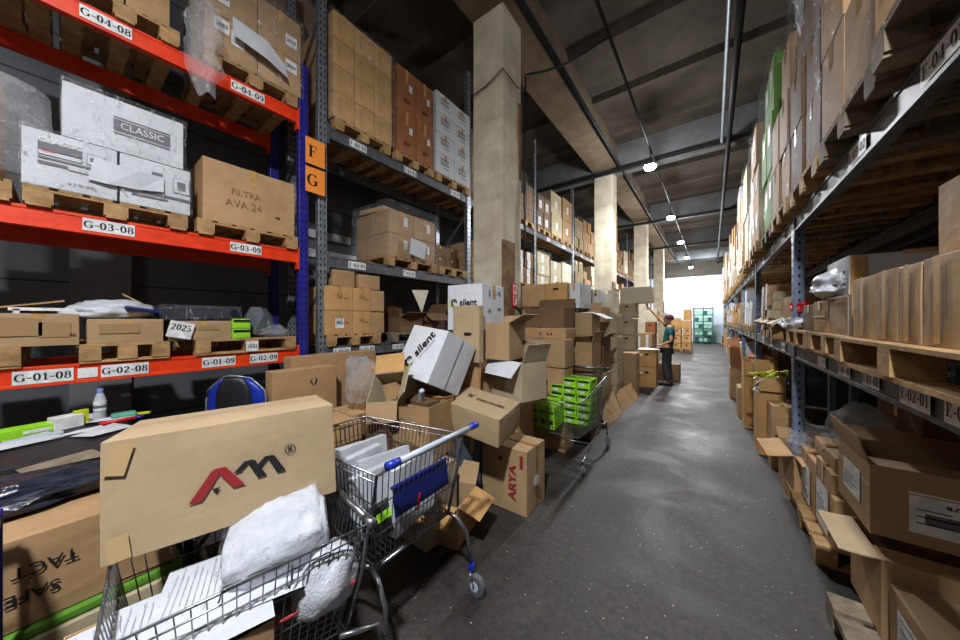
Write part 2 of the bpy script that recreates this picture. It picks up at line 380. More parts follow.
def m_am(s=1.0):
    """red and black angular letters with a registered mark"""
    def f(T, _):
        b = MB(); Z = T @ Matrix.Scale(s, 4)
        t = .0
        P = lambda pts, m, dz=0: b.poly([(x / 100, y / 100) for x, y in pts], m, Z @ Matrix.Translation((0, 0, dz)))
        P([(-16, -5.5), (-11.8, -5.5), (-6.0, 3.6), (-7.8, 6.2), (-8.9, 5.2)], 'red')
        P([(-6.0, 3.6), (-1.6, -3.4), (2.6, -3.4), (-4.0, 6.2), (-7.8, 6.2)], 'red')
        P([(-7.2, -3.9), (-5.8, -1.6), (-8.6, -1.8)], 'ink', .0004)
        for dx in (0, 7.4):
            P([(-1.4 + dx, 2.5), (1.2 + dx, 2.5), (4.2 + dx, 5.6), (2.6 + dx, 6.6)], 'ink', .0004)
            P([(2.6 + dx, 6.6), (4.0 + dx, 5.0), (7.2 + dx, -1.8), (10.6 + dx, -1.8), (6.4 + dx, 6.0), (5.4 + dx, 6.6)], 'ink', .0005)
        ringstrip(b, .019, .0222, 0, 360, 'ink', Z @ Matrix.Translation((.200, .075, .0004)), 24, False)
        b.text('R', .034, 'ink', Z @ Matrix.Translation((.200, .075, .0004)), .02)
        return 'printed_logo', b
    return f
def m_emblem(s=1.0, m='ink'):
    """two little horns over a bar"""
    def f(T, _):
        b = MB(); Z = T @ Matrix.Scale(s, 4)
        for k in (-1, 1):
            b.poly([(k * .004, -.02), (k * .014, .012), (k * .03, .03), (k * .034, .018), (k * .02, 0), (k * .012, -.02)], m, Z)
            b.quad(.02, .006, m, Z @ Matrix.Translation((k * .022, .036, 0)))
        return 'printed_logo', b
    return f

# ------------------------------------------------------------------ cartons
def wobble_box(w, d, h, m, n=7, amp=.004, seed=0, bulge=.0):
    vid = {}; vs_ = []; fs = []
    def V(p):
        k = tuple(round(c, 5) for c in p)
        if k not in vid:
            vid[k] = len(vs_); q = Vector((p[0] * w, p[1] * d, p[2] * h + h / 2))
            nv = noise.noise_vector(q * 5 + Vector((seed * 3.1, seed * 1.7, seed)))
            edge = sum(abs(abs(c) - .5) < 1e-4 for c in p)
            o = nv * amp * (1 if edge < 2 else .5)
            if bulge and edge == 1:
                for a in range(3):
                    if abs(abs(p[a]) - .5) < 1e-4:
                        e = [.5 - abs(p[k2]) for k2 in range(3) if k2 != a]; o[a] += math.copysign(bulge * min(1, 16 * e[0] * e[1]), p[a])
            if abs(p[2] + .5) < 1e-4: o.z = 0
            vs_.append(q + o)
        return vid[k]
    for a in range(3):
        b, c = (a + 1) % 3, (a + 2) % 3
        for sgn in (-.5, .5):
            for i in range(n):
                for j in range(n):
                    q = []
                    for (di, dj) in ((0, 0), (1, 0), (1, 1), (0, 1)):
                        p = [0, 0, 0]; p[a] = sgn; p[b] = -.5 + (i + di) / n; p[c] = -.5 + (j + dj) / n; q.append(V(p))
                    fs.append(tuple(q) if sgn > 0 else tuple(q[::-1]))
    return MB().add(vs_, fs, m)

_seed = [0]
def carton(label, size, loc, rot=(0, 0, 0), m='card', group=None, flaps=None, marks=(), tape='y', n=6, amp=.004, bulge=.004, name='cardboard_box', cat='box', flen=None, fill=None):
    """flaps: dict side -> angle (0 level outwards, 90 upright, negative hanging) makes an open carton"""
    w, d, h = size; _seed[0] += 1
    w = max(w, .02); d = max(d, .02); h = max(h, .02)
    if flaps is None:
        o = wobble_box(w, d, h, m, n, amp, _seed[0], bulge).build(name, bevel=.003 if n > 2 else 0)
        if tape:
            tw = .05 if min(w, d) > .2 else .03
            if tape[0] == 'y':
                T = MB().quad(w + .001, tw, 'tape' if 'g' not in tape else 'tapeclear', frame('top', w, d, h, off=.004 + bulge + amp))
                for fc in ('-x', '+x'): T.quad(tw, h * .3, 'tape', frame(fc, w, d, h, 0, .35, off=.003 + bulge))
            else:
                T = MB().quad(tw, d + .001, 'tape', frame('top', w, d, h, off=.004 + bulge + amp))
                for fc in ('-y', '+y'): T.quad(tw, h * .3, 'tape', frame(fc, w, d, h, 0, .35, off=.003 + bulge))
            T.build('tape', o)
            S = MB()
            if tape[0] == 'y': S.quad(w - .01, .003, 'hole', frame('top', w, d, h, off=.0045 + bulge + amp))
            else: S.quad(.003, d - .01, 'hole', frame('top', w, d, h, off=.0045 + bulge + amp))
            S.build('flap_seam', o)
    else:
        t = .006; b = MB()
        b.box((0, 0, t / 2), (w, d, t), m)
        for sx in (-1, 1): b.box((sx * (w / 2 - t / 2), 0, h / 2), (t, d, h), m)
        for sy in (-1, 1): b.box((0, sy * (d / 2 - t / 2), h / 2), (w - 2 * t, t, h), m)
        o = b.build(name, bevel=.0015)
        for side, ang in flaps.items():
            ax = side[1]; sg = -1 if side[0] == '-' else 1; a = R(ang)
            L = flen or (min(w, d) / 2)
            out = Vector((sg, 0, 0)) if ax == 'x' else Vector((0, sg, 0)); along = Vector((0, 1, 0)) if ax == 'x' else Vector((1, 0, 0))
            hw = (d if ax == 'x' else w) / 2 - .004; hin = Vector((sg * w / 2, 0, h)) if ax == 'x' else Vector((0, sg * d / 2, h))
            dr = out * math.cos(a) + Vector((0, 0, 1)) * math.sin(a); nn = dr.cross(along).normalized() * t / 2; k = L * .04
            # slightly bowed panel in three strips
            vs_ = []; S_ = 4
            for i in range(S_ + 1):
                s = i / S_; bow = nn * (5 * math.sin(s * 1.6))
                for e in (-1, 1):
                    for q in (-1, 1): vs_.append(hin + dr * (L * s + .002) + along * e * (hw - k * s) + nn * q + bow)
            fs = []
            for i in range(S_):
                o0 = i * 4; o1 = o0 + 4
                fs += [(o0, o0 + 1, o1 + 1, o1), (o0 + 2, o1 + 2, o1 + 3, o0 + 3), (o0, o1, o1 + 2, o0 + 2), (o0 + 1, o0 + 3, o1 + 3, o1 + 1)]
            fs += [(0, 2, 3, 1), (S_ * 4, S_ * 4 + 1, S_ * 4 + 3, S_ * 4 + 2)]
            MB().add(vs_, fs, m if not isinstance(fill, dict) else fill.get(side, m)).build('flap', o)
    for mk in marks:
        face, fu, fv, fn = mk[:4]; rt = mk[4] if len(mk) > 4 else 0
        nm, mb = fn(frame(face, w, d, h, fu, fv, off=.003 + (bulge if flaps is None else 0) + amp * .6 * (flaps is None), rot=rt), None)
        mb.build(nm, o)
    place(o, loc, tuple(R(a) for a in rot))
    tag(o, label, cat, group)
    return o

def cbox(label, x0, x1, y0, y1, z0, z1, **k):
    r = k.pop('rz', 0)
    return carton(label, (abs(x1 - x0), abs(y1 - y0), z1 - z0), ((x0 + x1) / 2, (y0 + y1) / 2, z0), (0, 0, r), **k)
def xface(label, u0, u1, zb, vt, X, depth, zt=None, **k):
    """carton whose aisle-side face stands on plane X between pixel columns u0, u1; vt is read at u0"""
    y0 = at(u0, 320, X=X).y; y1 = at(u1, 320, X=X).y; z1 = zt if zt is not None else at(u0, vt, X=X).z
    return cbox(label, X, X + depth, min(y0, y1) + .004, max(y0, y1) - .004, zb, z1, **k)
def yface(label, u0, u1, vt, vb, Y, depth, **k):
    """carton whose face towards the aisle's near end stands on plane Y"""
    um = (u0 + u1) / 2; a = at(u0, 320, Y=Y).x; b = at(u1, 320, Y=Y).x; z1 = at(um, vt, Y=Y).z; z0 = k.pop('zb', None)
    if z0 is None: z0 = at(um, vb, Y=Y).z
    return cbox(label, a, b, Y, Y + depth, max(z0, 0), z1, **k)

# ------------------------------------------------------------------ pallets
PAL_H = .135
def pallet(label, x0, x1, y0, y1, z, along='x', group=None, m='wood', detail=True):
    """boards run along the given axis"""
    w, d = x1 - x0, y1 - y0
    cx, cy = (x0 + x1) / 2, (y0 + y1) / 2; n = 6
    if along == 'x':
        L, W = w, d; T = Matrix.Identity(4)
    else:
        L, W = d, w; T = Matrix.Rotation(R(90), 4, 'Z')
    def deck(b):
        for i in range(n):
            bw = W / n * .78; yy = -W / 2 + bw / 2 + (W - bw) * i / (n - 1); b.box((0, yy, PAL_H - .009), (L, bw, .018), m, T)
        for i in (-1, 0, 1): b.box((i * (L / 2 - .05), 0, PAL_H - .027), (.1, W, .018), m, T)
    def blk(b, i, j): b.box((i * (L / 2 - .05), j * (W / 2 - .06), .018 + (PAL_H - .054) / 2), (.1, .12, PAL_H - .054), m, T)
    def run(b, j): b.box((0, j * (W / 2 - .06), .009), (L, .1, .018), m, T)
    if detail:
        o = empty('wooden_pallet', (cx, cy, z)); b = MB(); deck(b); b.build('deck', o, bevel=.002)
        for i in (-1, 0, 1):
            for j in (-1, 0, 1): b = MB(); blk(b, i, j); b.build('block', o)
            b = MB(); run(b, i); b.build('runner', o)
    else:
        b = MB(); deck(b); [blk(b, i, j) for i in (-1, 0, 1) for j in (-1, 0, 1)]; [run(b, j) for j in (-1, 0, 1)]
        o = b.build('wooden_pallet'); o.location = (cx, cy, z)
    tag(o, label, 'pallet', group); return o

def film(label, x0, x1, y0, y1, z0, z1, m='film', amp=.02, n=14, name='stretch_film', group=None, parent=None):
    w, d, h = x1 - x0, y1 - y0, z1 - z0; _seed[0] += 1
    o = wobble_box(w, d, h, m, n, amp, _seed[0] + .5).build(name, parent, smooth=True); place(o, ((x0 + x1) / 2, (y0 + y1) / 2, z0))
    if not parent: tag(o, label, 'plastic wrap', group)
    return o
def crumple(label, c, s, m, name, cat, amp=.35, n=3, rz=0, group=None, seed=None, freq=2.2, flat=0):
    """crumpled soft lump"""
    import bmesh
    bm = bmesh.new(); bmesh.ops.create_icosphere(bm, subdivisions=n, radius=1); _seed[0] += 1; sd = _seed[0]
    for v in bm.verts:
        k = noise.noise(v.co * freq + Vector((sd, sd * 2.3, 1))) ; k2 = abs(noise.noise(v.co * freq * 2.7 + Vector((sd * 5, 1, sd))))
        v.co *= 1 + amp * k - amp * .8 * k2
        if v.co.z < -.6 + flat: v.co.z = -.6 + flat
    me = bpy.data.meshes.new(name); bm.to_mesh(me); bm.free(); me.materials.append(M[m])
    me.polygons.foreach_set('use_smooth', [n > 3] * len(me.polygons))
    o = bpy.data.objects.new(name, me); COL.objects.link(o); o.scale = s; o.location = (c[0], c[1], c[2]); o.rotation_euler = (0, 0, R(rz))
    tag(o, label, cat, group); return o

FAR = MB(); FARP = MB()
def far_box(x0, x1, y0, y1, z0, z1, m):
    FAR.bb((x0, y0, z0), (x1, y1, z1), m); xm = x0 if x0 > 0 else x1; sg = -1 if x0 > 0 else 1
    FAR.bb((xm, (y0 + y1) / 2 - .02, z0), (xm + sg * .002, (y0 + y1) / 2 + .02, z1), 'tape')
# ================================================================== THE SETTING
WL, WR, YB, YF, ZC = -5.3, 3.6, 28.0, -3.6, 6.5
def slab(name, a, b, m): o = MB().bb(a, b, m).build(name); return struct(o)
slab('floor', (WL - .2, YF - .2, -.1), (WR + .2, YB + .2, 0), 'floor')
slab('ceiling', (WL - .2, YF - .2, ZC), (WR + .2, YB + .2, ZC + .15), 'ceil')
slab('wall_left', (WL - .2, YF, 0), (WL, YB, ZC), 'wallgrey')
slab('wall_right', (WR, YF, 0), (WR + .2, YB, ZC), 'walldark')
slab('wall_front', (WL, YF - .2, 0), (WR, YF, ZC), 'walldark')
slab('wall_back', (WL, YB, 0), (WR, YB + .2, 4.9), 'wallwhite')
slab('trim_1', (WL, YB - .25, 4.9), (WR, YB + .2, ZC), 'walldark')
# wall piers on the left wall
for i, y in enumerate((-2.3, .45, 3.9, 9.6, 15.3, 21.0)):
    slab('trim_%d' % (2 + i), (WL, y, 0), (WL + .12, y + .42, ZC), 'wallpier') if False else None
M['pier'] = mat('pier_paint', srgb(120, 120, 122), .8, c2=srgb(96, 96, 98), nscale=2)
for i, y in enumerate((.02, 3.6, 9.3, 15.0)):
    slab('trim_%d' % (2 + i), (WL, y, 0), (WL + .1, y + .42, ZC), 'pier')
M['lit_strip'] = mat('lit_wall_strip', srgb(206, 208, 206), .7)  # patches of light on the left wall, put in as pale strips
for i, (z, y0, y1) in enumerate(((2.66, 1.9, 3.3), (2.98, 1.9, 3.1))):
    slab('trim_%d' % (6 + i), (WL, y0, z), (WL + .05, y1, z + .13), 'lit_strip')
# ceiling: long beam on the pillars, cross beams, ribs
PY = (3.5, 9.2, 14.9, 20.6, 26.3)
slab('trim_10', (-2.76, YF, 5.88), (-2.12, YB, ZC), 'plastertan')
slab('trim_11', (WL, YF, 5.95), (-4.9, YB, ZC), 'plastertan')
n = 12
for y in PY[1:]:
    slab('trim_%d' % n, (WL, y + .02, 5.8), (WR, y + .42, ZC), 'ceilbeam'); n += 1
    slab('trim_%d' % n, (WL, y - .08, 5.72), (WR, y + .02, 5.82), 'cable'); n += 1
y = YF + .5
while y < YB:
    if min(abs(y - p) for p in PY) > .5:
        b = MB(); T = Matrix.Translation((0, y, 0))
        b.add([(WL, -.14, ZC), (WR, -.14, ZC), (WR, .14, ZC), (WL, .14, ZC), (WL, -.06, ZC - .11), (WR, -.06, ZC - .11), (WR, .06, ZC - .11), (WL, .06, ZC - .11)],
              [(0, 3, 2, 1), (4, 5, 6, 7), (0, 1, 5, 4), (1, 2, 6, 5), (2, 3, 7, 6), (3, 0, 4, 7)], 'ceil', T)
        struct(b.build('trim_%d' % n)); n += 1
    y += 1.45
# pillars: rough painted plaster, with a corner guard of peeled plaster
M['peel'] = mat('peeled_corner', srgb(150, 116, 78), .9, c2=srgb(96, 70, 46), nscale=7, bump=.7, bscale=20)
for i, y in enumerate(PY[:4]):
    w = wobble_box(.5, .5, 5.9, 'plaster', 12, .012, 40 + i); o = w.build('pillar', bevel=.01); place(o, (-2.49, y + .25, 0)); struct(o)
    b = MB()
    b.box((.248, -.10, 1.85), (.03, .30, 1.7), 'peel'); b.box((.25, .21, 4.2), (.03, .07, 1.1), 'peel')
    b.build('peeled_plaster', o)
# red sign with a white flash on the first pillar's aisle side
b = MB(); T = frame('+x', .1, .1, .1)
b.box((0, 0, 0), (.01, .13, .34), 'redbright')
Tm = Matrix(((0, 0, 1, .006), (1, 0, 0, 0), (0, 1, 0, 0), (0, 0, 0, 1)))
for zz in (-.075, .075): b.quad(.10, .13, 'plate', Tm @ Matrix.Translation((0, zz, 0)))
b.poly([(-.02, .12), (.02, .12), (.005, .08), (.03, .08), (-.02, .02), (-.004, .06), (-.03, .06)], 'redbright', Tm @ Matrix.Translation((0, 0, .001)))
b.poly([(-.03, -.02), (.03, -.02), (.03, -.05), (.0, -.05), (.0, -.12), (-.03, -.12)], 'redbright', Tm @ Matrix.Translation((0, 0, .001)))
o = b.build('warning_sign'); place(o, (-2.22, 3.78, 1.97)); tag(o, 'small red and white warning sign on the first pillar above the white carton', 'sign')
# pipes and cables
def pipe(name, pts, r, m, label, cat='pipe', n=8):
    return tag(MB().tube(pts, r, m, n).build(name, smooth=True), label, cat)
pipe('conduit_pipe', [(-2.06, -3, 5.93), (-2.06, 27.5, 5.93)], .04, 'galv', 'grey pipe running along the brown ceiling beam')
pipe('ceiling_cable', [(-2.0, -3, 5.8), (-2.0, 27.5, 5.8)], .03, 'cable', 'black cable run just beside the grey pipe on the ceiling beam', 'cable')
pipe('cable_tray', [(.30, -3, 5.668), (.30, 27.5, 5.668)], .05, 'cable', 'thick black cable line along the ceiling near the right rack', 'cable')
pipe('ceiling_tube', [(.18, -3, 5.7), (.18, 9, 5.7)], .03, 'galv', 'thin pale tube beside the thick black ceiling cable', 'pipe')
LX = -1.13
pipe('lamp_cable', [(LX, -3, 5.53), (LX, 27.5, 5.53)], .022, 'cable', 'black cable line that carries the hanging lamps over the aisle', 'cable')
pts = []
for k in range(9):
    t = k / 8; pts.append((-2.2 + t * 1.05, 4.08 + t * .38, 5.25 + t * .25 - .10 * math.sin(math.pi * t)))
pipe('sagging_cable', pts, .016, 'cable', 'thin black cable sagging from the first pillar to the lamp cable', 'cable', 6)
pipe('pillar_cable', [(-2.2, 4.06, 5.2), (-2.21, 4.03, 3.6), (-2.2, 4.04, 2.9), (-2.21, 4.03, 2.4)], .014, 'cable', 'dark cable running down the corner of the first pillar', 'cable', 6)
pts = [(-2.76, 3.46, 4.80), (-2.5, 3.47, 4.84), (-2.22, 3.47, 4.96), (-2.2, 3.8, 4.9), (-2.2, 4.04, 4.98)]
pipe('pillar_wire', pts, .008, 'cable', 'thin wire wrapped round the upper part of the first pillar', 'cable', 5)
# hanging lamps
for i, (y, lab) in enumerate(((-1.0, None), (8.0, 'nearest bright hanging lamp over the aisle'), (12.4, 'second bright hanging lamp from the front over the aisle'), (16.6, 'third small hanging lamp far down the aisle'), (20.8, 'fourth small hanging lamp far down the aisle'), (24.8, 'farthest hanging lamp before the white end wall'))):
    z = 5.12
    o = empty('hanging_lamp', (LX if i else .1, y, z)); tag(o, lab or 'hanging lamp over the near end of the aisle', 'lamp', 'round lamps hanging over the aisle')
    MB().tube([(0, 0, 0.02), (0, 0, .05), (0, 0, .12), (0, 0, .18)], [.13, .12, .07, .05], 'galv', 16).build('lamp_shade', o, smooth=True)
    MB().tube([(0, 0, -.07), (0, 0, -.05), (0, 0, 0), (0, 0, .02)], [.05, .10, .13, .12], 'lamp', 16).build('bulb', o)
    MB().tube([(0, 0, .18), (0, 0, .375)], .01, 'cable', 6).build('cord', o)
    for kind, frac in (('POINT', .38), ('AREA', .5)):
        L = bpy.data.lights.new('lamp_light', kind); L.color = (.95, .97, 1)
        if kind == 'POINT': L.shadow_soft_size = .14
        else: L.shape = 'DISK'; L.size = .3
        L.energy = {0: 640, 1: 380, 2: 380, 3: 380, 4: 380, 5: 420}[i] * frac
        lo = bpy.data.objects.new('lamp_light', L); COL.objects.link(lo); lo.location = (LX if i else .1, y, z - .2)
# cool wash on the end wall from two area lights without fixtures
for x in (-2.0, -.2):
    L = bpy.data.lights.new('end_light', 'AREA'); L.size = .5; L.energy = 110; L.color = (.85, .95, 1)
    lo = bpy.data.objects.new('end_light', L); COL.objects.link(lo); lo.location = (x, 25.3, 5.4); lo.rotation_euler = (R(50), 0, 0)
w = bpy.data.worlds.new('world'); bpy.context.scene.world = w; w.use_nodes = True
w.node_tree.nodes['Background'].inputs[0].default_value = (.5, .55, .6, 1); w.node_tree.nodes['Background'].inputs[1].default_value = .05
# a dim lamp back over the bay behind the camera
for (x, y, e, c) in ((-3.0, -2.6, 60, (1, .97, .92)),):
    L = bpy.data.lights.new('bay_light', 'AREA'); L.size = 1.0; L.energy = e; L.color = c
    lo = bpy.data.objects.new('bay_light', L); COL.objects.link(lo); lo.location = (x, y, 5.3); lo.rotation_euler = (R(-12), 0, 0)

# ================================================================== RACKS
LV = {1: 1.31, 3: 2.375, 4: 3.89}
def post(root, x, y, z1, m, face, name='upright', holes=True, w=.095, dp=.075):
    b = MB(); b.box((0, 0, z1 / 2), (dp, w, z1), m); b.box((0, 0, .005), (dp + .08, w + .06, .01), m)
    if holes:
        z = .15
        while z < z1 - .05:
            if z1 < 7 :
                for s in (-1, 1):
                    b.quad(.014, .03, 'hole', Matrix.Translation((face * (dp / 2 + .0008), s * .024, z)) @ Matrix.Rotation(R(90 * face), 4, 'Y') @ Matrix.Rotation(R(90), 4, 'Z'))
                for sy in (-1, 1):
                    b.quad(.014, .028, 'hole', Matrix.Translation((0, sy * (w / 2 + .0008), z)) @ Matrix.Rotation(R(90), 4, 'X'))
            z += .075 if abs(y) < 6 else .15
    o = b.build(name, root, bevel=.004); o.location = (x, y, 0); return o
def brace(root, x0, x1, y, z1, m):
    b = MB(); z = .4; k = 0
    while z < z1 - .9:
        p, q = ((x0, x1) if k % 2 == 0 else (x1, x0)); b.tube([(p, y, z), (q, y, z + .8)], .018, m, 4); z += .8; k += 1
    b.build('frame_brace', root)
def plate_text(b, body, y, z, face, x, w=.27, h=.075, size=.066, m='plate', bold=.035, sx=1.25):
    if face > 0: T = Matrix(((0, 0, 1, x), (1, 0, 0, y), (0, 1, 0, z), (0, 0, 0, 1)))
    else: T = Matrix(((0, 0, -1, x), (-1, 0, 0, y), (0, 1, 0, z), (0, 0, 0, 1)))
    b.quad(w, h, m, T)
    if body: b.serif(body, size * .86, 'ink', T @ Matrix.Translation((0, 0, .001)), 1.0)
def beam(root, x, y0, y1, ztop, m, face, h=.135, labels=(), ends=None):
    b = MB(); b.bb((x - .025, y0, ztop - h), (x + .025, y1, ztop), m)
    b.bb((x + face * .025, y0, ztop - h), (x + face * .031, y1, ztop - h + .022), m); b.bb((x + face * .025, y0, ztop - .022), (x + face * .031, y1, ztop), m)
    for yy in (y0, y1):
        b.bb((x - .03, yy - .02, ztop - h - .07), (x + .036 * face + .0, yy + .03, ztop + .04), ends or m)
    o = b.build('beam', root, bevel=.002)
    for (body, y, w) in labels:
        lb = MB(); plate_text(lb, body, y, ztop - h / 2, face, x + face * .0335, w=w, size=w * .235, h=.088 if w > .2 else .07); lb.build('label_plate', o)
    return o
def rack(label, group, xf, xb, face, ys, levels, mpost, mbeam, ptop, fronts, rears=None, posts=None):
    root = empty('pallet_rack', (0, 0, 0)); tag(root, label, 'rack', group)
    for i, y in enumerate(ys):
        post(root, xf, y, ptop, mpost, face); post(root, xb, y, ptop, mpost, face, holes=abs(y) < 6); brace(root, xf, xb, y, ptop, mbeam if mbeam != 'orange' else 'black')
    for i in range(len(ys) - 1):
        for lv in levels:
            beam(root, xf, ys[i] + .05, ys[i + 1] - .05, lv, mbeam, face, labels=fronts.get((i, lv), ()))
            beam(root, xb, ys[i] + .05, ys[i + 1] - .05, lv, mbeam, face)
    return root
yL = lambda u, X=-3.57: at(u, 320, X=X).y
GX, GB = -3.62, -4.42
g_l = {(0, LV[1]): [('G-01-08', yL(44), .24), ('G-02-08', yL(126), .24), ('G-01-09', yL(220), .24), ('G-02-09', yL(265), .24), ('', yL(88), .09)],
       (0, LV[3]): [('G-03-08', yL(110), .25), ('G-03-09', yL(247), .25)],
       (0, LV[4]): [('G-04-08', yL(107), .25), ('G-04-09', yL(249), .27)]}
rG = rack('orange beamed rack with blue uprights on the left foreground', None, GX, GB, 1, (-1.22, 1.565), (LV[1], LV[3], LV[4]), 'blue', 'orange', 4.42, g_l)
FY = [1.77 + 2.68 * k for k in range(10)]
f_l = {(0, LV[1]): [('F-01-01', yL(343), .22), ('F-02-01', yL(368), .22), ('F-01-02', yL(399), .2)],
       (0, LV[3]): [('F-03-01', yL(358), .24), ('F-03-02', yL(410), .24)],
       (0, LV[4]): [('F-04-01', yL(359), .24), ('F-04-02', yL(411), .24), ('F-04-03', yL(456), .24)]}
for k in range(1, 5):
    for lv, t in ((LV[1], 'F-01-0'), (LV[3], 'F-03-0'), (LV[4], 'F-04-0')):
        f_l[(k, lv)] = [(t + str(2 * k + 1), FY[k] + .8, .24), (t + str(2 * k + 2), FY[k] + 1.9, .24)]
rF = rack('long grey pallet rack along the left wall behind the pillars', None, GX, GB, 1, FY, (LV[1], LV[3], LV[4]), 'galv', 'beamgrey', 6.2, f_l)
for o in list(rF.children):   # far uprights stop lower
    pass
# F and G signs hung between the two racks
for (t, u0, v0, v1) in (('F', 0, 139, 165), ('G', 0, 168, 193)):
    p0 = at(313, v0, X=-3.54); p1 = at(313, v1, X=-3.54)
    o = MB(); T = Matrix(((0, 0, 1, 0), (1, 0, 0, 0), (0, 1, 0, 0), (0, 0, 0, 1)))
    M.setdefault('signorange', mat('orange_card', srgb(246, 150, 60), .6))
    hh = (p0.z - p1.z)
    o.box((0, 0, 0), (.004, .21, hh), 'signorange'); o.serif(t, .13, 'ink', T @ Matrix.Translation((-.03, 0, .003)), 1)
    s = o.build('letter_sign'); place(s, (-3.535, 1.665, (p0.z + p1.z) / 2)); tag(s, 'orange card with the letter %s hung between blue and grey uprights' % t, 'sign')
EX, EB = .64, 1.5
EY = [-2.13 + 3.1 * k for k in range(10)]
EL, EU = 1.40, 2.57
yR = lambda u, X=.60: at(u, 320, X=X).y
e_l = {(1, EL): [('E-02-01', yR(911), .22), ('E-03-02', yR(868), .2), ('E-04-01', yR(842), .2), ('', yR(820), .2)],
       (0, EL): [('E-01-01', .72, .22)], (1, EU): [('F-04-01', yR(938), .26), ('E-03-02', yR(855), .24)]}
e_l[(1, EL)].append(('E-01-01', yR(958) - .02, .22))
for k in range(2, 7):
    for lv in (EL, EU): e_l[(k, lv)] = [('E-0%d-0%d' % (1 if lv == EL else 3, k + j), EY[k] + .5 + .8 * j, .22) for j in range(3)]
rE = rack('grey blue pallet rack along the right side of the aisle', None, EX, EB, -1, EY, (EL, EU), 'steelblue', 'beamgrey', 2.75, e_l)
rE2 = rack('dark grey rack standing back to back behind the right rack', None, 1.72, 2.58, -1, EY[:7], (EL, EU), 'steelblue', 'beamgrey', 2.75, {})
# ================================================================== GOODS ON THE ORANGE RACK
XF = -3.56
def pal_u(label, u0, u1, lv, X=XF, dep=.95, along='x', group=None, m='wood', detail=True, z=None):
    y0, y1 = sorted((at(u0, 320, X=X).y, at(u1, 320, X=X).y)); s = 1 if X > 0 else -1
    return pallet(label, min(X, X + s * dep), max(X, X + s * dep), y0, y1, z if z is not None else lv, along, group, m, detail)
P1, P3, P4 = LV[1] + PAL_H, LV[3] + PAL_H, LV[4] + PAL_H
# middle shelf
pal_u('wooden pallet under the white wrapped cartons on the orange rack', 22, 188, LV[3])
pal_u('wooden pallet under the tall brown carton on the orange rack', 197, 298, LV[3])
clsc = m_rects([(-.03, .07, .18, .055, 'inkgrey'), (-.03, .022, .18, .03, 'inkgrey'), (-.03, .022, .174, .024, 'white'), (.03, -.012, .30, .014, 'inkgrey'), (-.06, -.045, .12, .02, 'inkgrey'), (.08, -.06, .16, .006, 'inkgrey'), (.12, .05, .08, .075, 'inkgrey'), (.12, .05, .074, .069, 'white'), (.12, .05, .05, .03, 'inkgrey')])
a = xface('white wrapped carton printed CLASSIC at lower left of the pallet', 20, 118, P3, 124, XF, -.42, zt=at(20, 124, X=XF).z, m='white', tape=None, marks=[('+x', -.05, .05, clsc), ('+x', -.12, .33, m_text('CLASSIC', .045, 'plate', .01, 1.1)), ('+x', -.24, .14, m_text('/ANK', .024, 'redbright')), ('+x', .1, -.36, m_text('ia 2 00 (HE)', .026, 'inkgrey', 0))])
zlow = at(20, 124, X=XF).z
xface('white wrapped carton at lower right of the pallet beside the tall brown one', 119, 191, P3, 0, XF, -.42, zt=zlow, m='white', tape=None, marks=[('+x', .15, .1, m_rects([(-.06, .03, .06, .07, 'inkgrey'), (.08, 0, .1, .12, 'inkgrey'), (.08, 0, .094, .114, 'white'), (.08, 0, .05, .07, 'inkgrey'), (0, -.11, .28, .02, 'inkgrey'), (-.1, -.14, .2, .014, 'inkgrey')]))])
ztop = at(61, 79, X=XF).z
xface('long white carton with a grey printed band on top of the wrapped pallet', 61, 184, zlow + .006, 0, XF, -.42, zt=ztop, m='white', tape=None, marks=[('+x', .12, 0, m_rects([(0, 0, .30, .085, 'inkgrey'), (0, .057, .30, .008, 'inkgrey'), (0, -.06, .30, .01, 'inkgrey')])), ('+x', .12, 0, m_text('CLASSIC', .07, 'plate', .0, .9))])
xx = XF + .016
b = MB(); p = at(128, 178, X=xx); T = frame('+x', .01, .01, .01); T.translation = (0, 0, 0)
b.add([(-.19, -.08, 0), (-.1, -.085, .01), (.05, -.075, .004), (.19, -.05, .008), (.19, .07, 0), (.05, .062, .012), (-.1, .08, .006), (-.16, .088, 0)], [(0, 1, 6, 7), (1, 2, 5, 6), (2, 3, 4, 5)], 'paper', T)
o = b.build('paper_sheet'); place(o, (xx + .01, p.y, p.z)); tag(o, 'loose white paper sheet stuck across the two lower white cartons', 'paper')
y0, y1 = at(19, 0, X=XF).y, at(192, 0, X=XF).y
film('clear stretch film round the white cartons on the orange rack', XF - .46, XF + .022, y0, y1, P3 - .01, zlow + .015, amp=.008, m='film')
y0, y1 = at(60, 0, X=XF).y, at(186, 0, X=XF).y
film('clear stretch film round the topmost white carton', XF - .46, XF + .022, y0, y1, zlow + .03, ztop + .02, amp=.01, m='film')
xface('tall plain brown carton with faint handwriting on the middle orange shelf', 202, 295, P3, 0, XF - .02, -.62, zt=at(202, 154, X=XF).z, m='card', tape='y', marks=[('+x', -.08, .05, m_text('FILTRA', .085, 'faint', -.014, .9)), ('+x', -.1, -.14, m_text('AVA 24', .10, 'faint', -.016, .9)), ('+x', .28, -.22, m_rects([(0, 0, .04, .02, 'inkbrown')]))])
# grey roll at the left edge
o = MB().tube([(-.32, 0, 0), (-.30, 0, 0), (0, 0, 0), (.3, 0, 0), (.32, 0, 0)], [.20, .24, .25, .24, .2], 'filmdense', 20).build('film_roll', smooth=True)
pr = at(-6, 150, X=-3.75); place(o, (-3.78, pr.y - .02, P3 + .36), (0, R(90), 0)); tag(o, 'grey wrapped roll standing at the far left of the middle orange shelf', 'roll')
MB().tube([(-.33, 0, 0), (.33, 0, 0)], .06, 'cardred', 12).build('core', o)
pal_u('wooden pallet under the grey wrapped roll', -60, 12, LV[3])
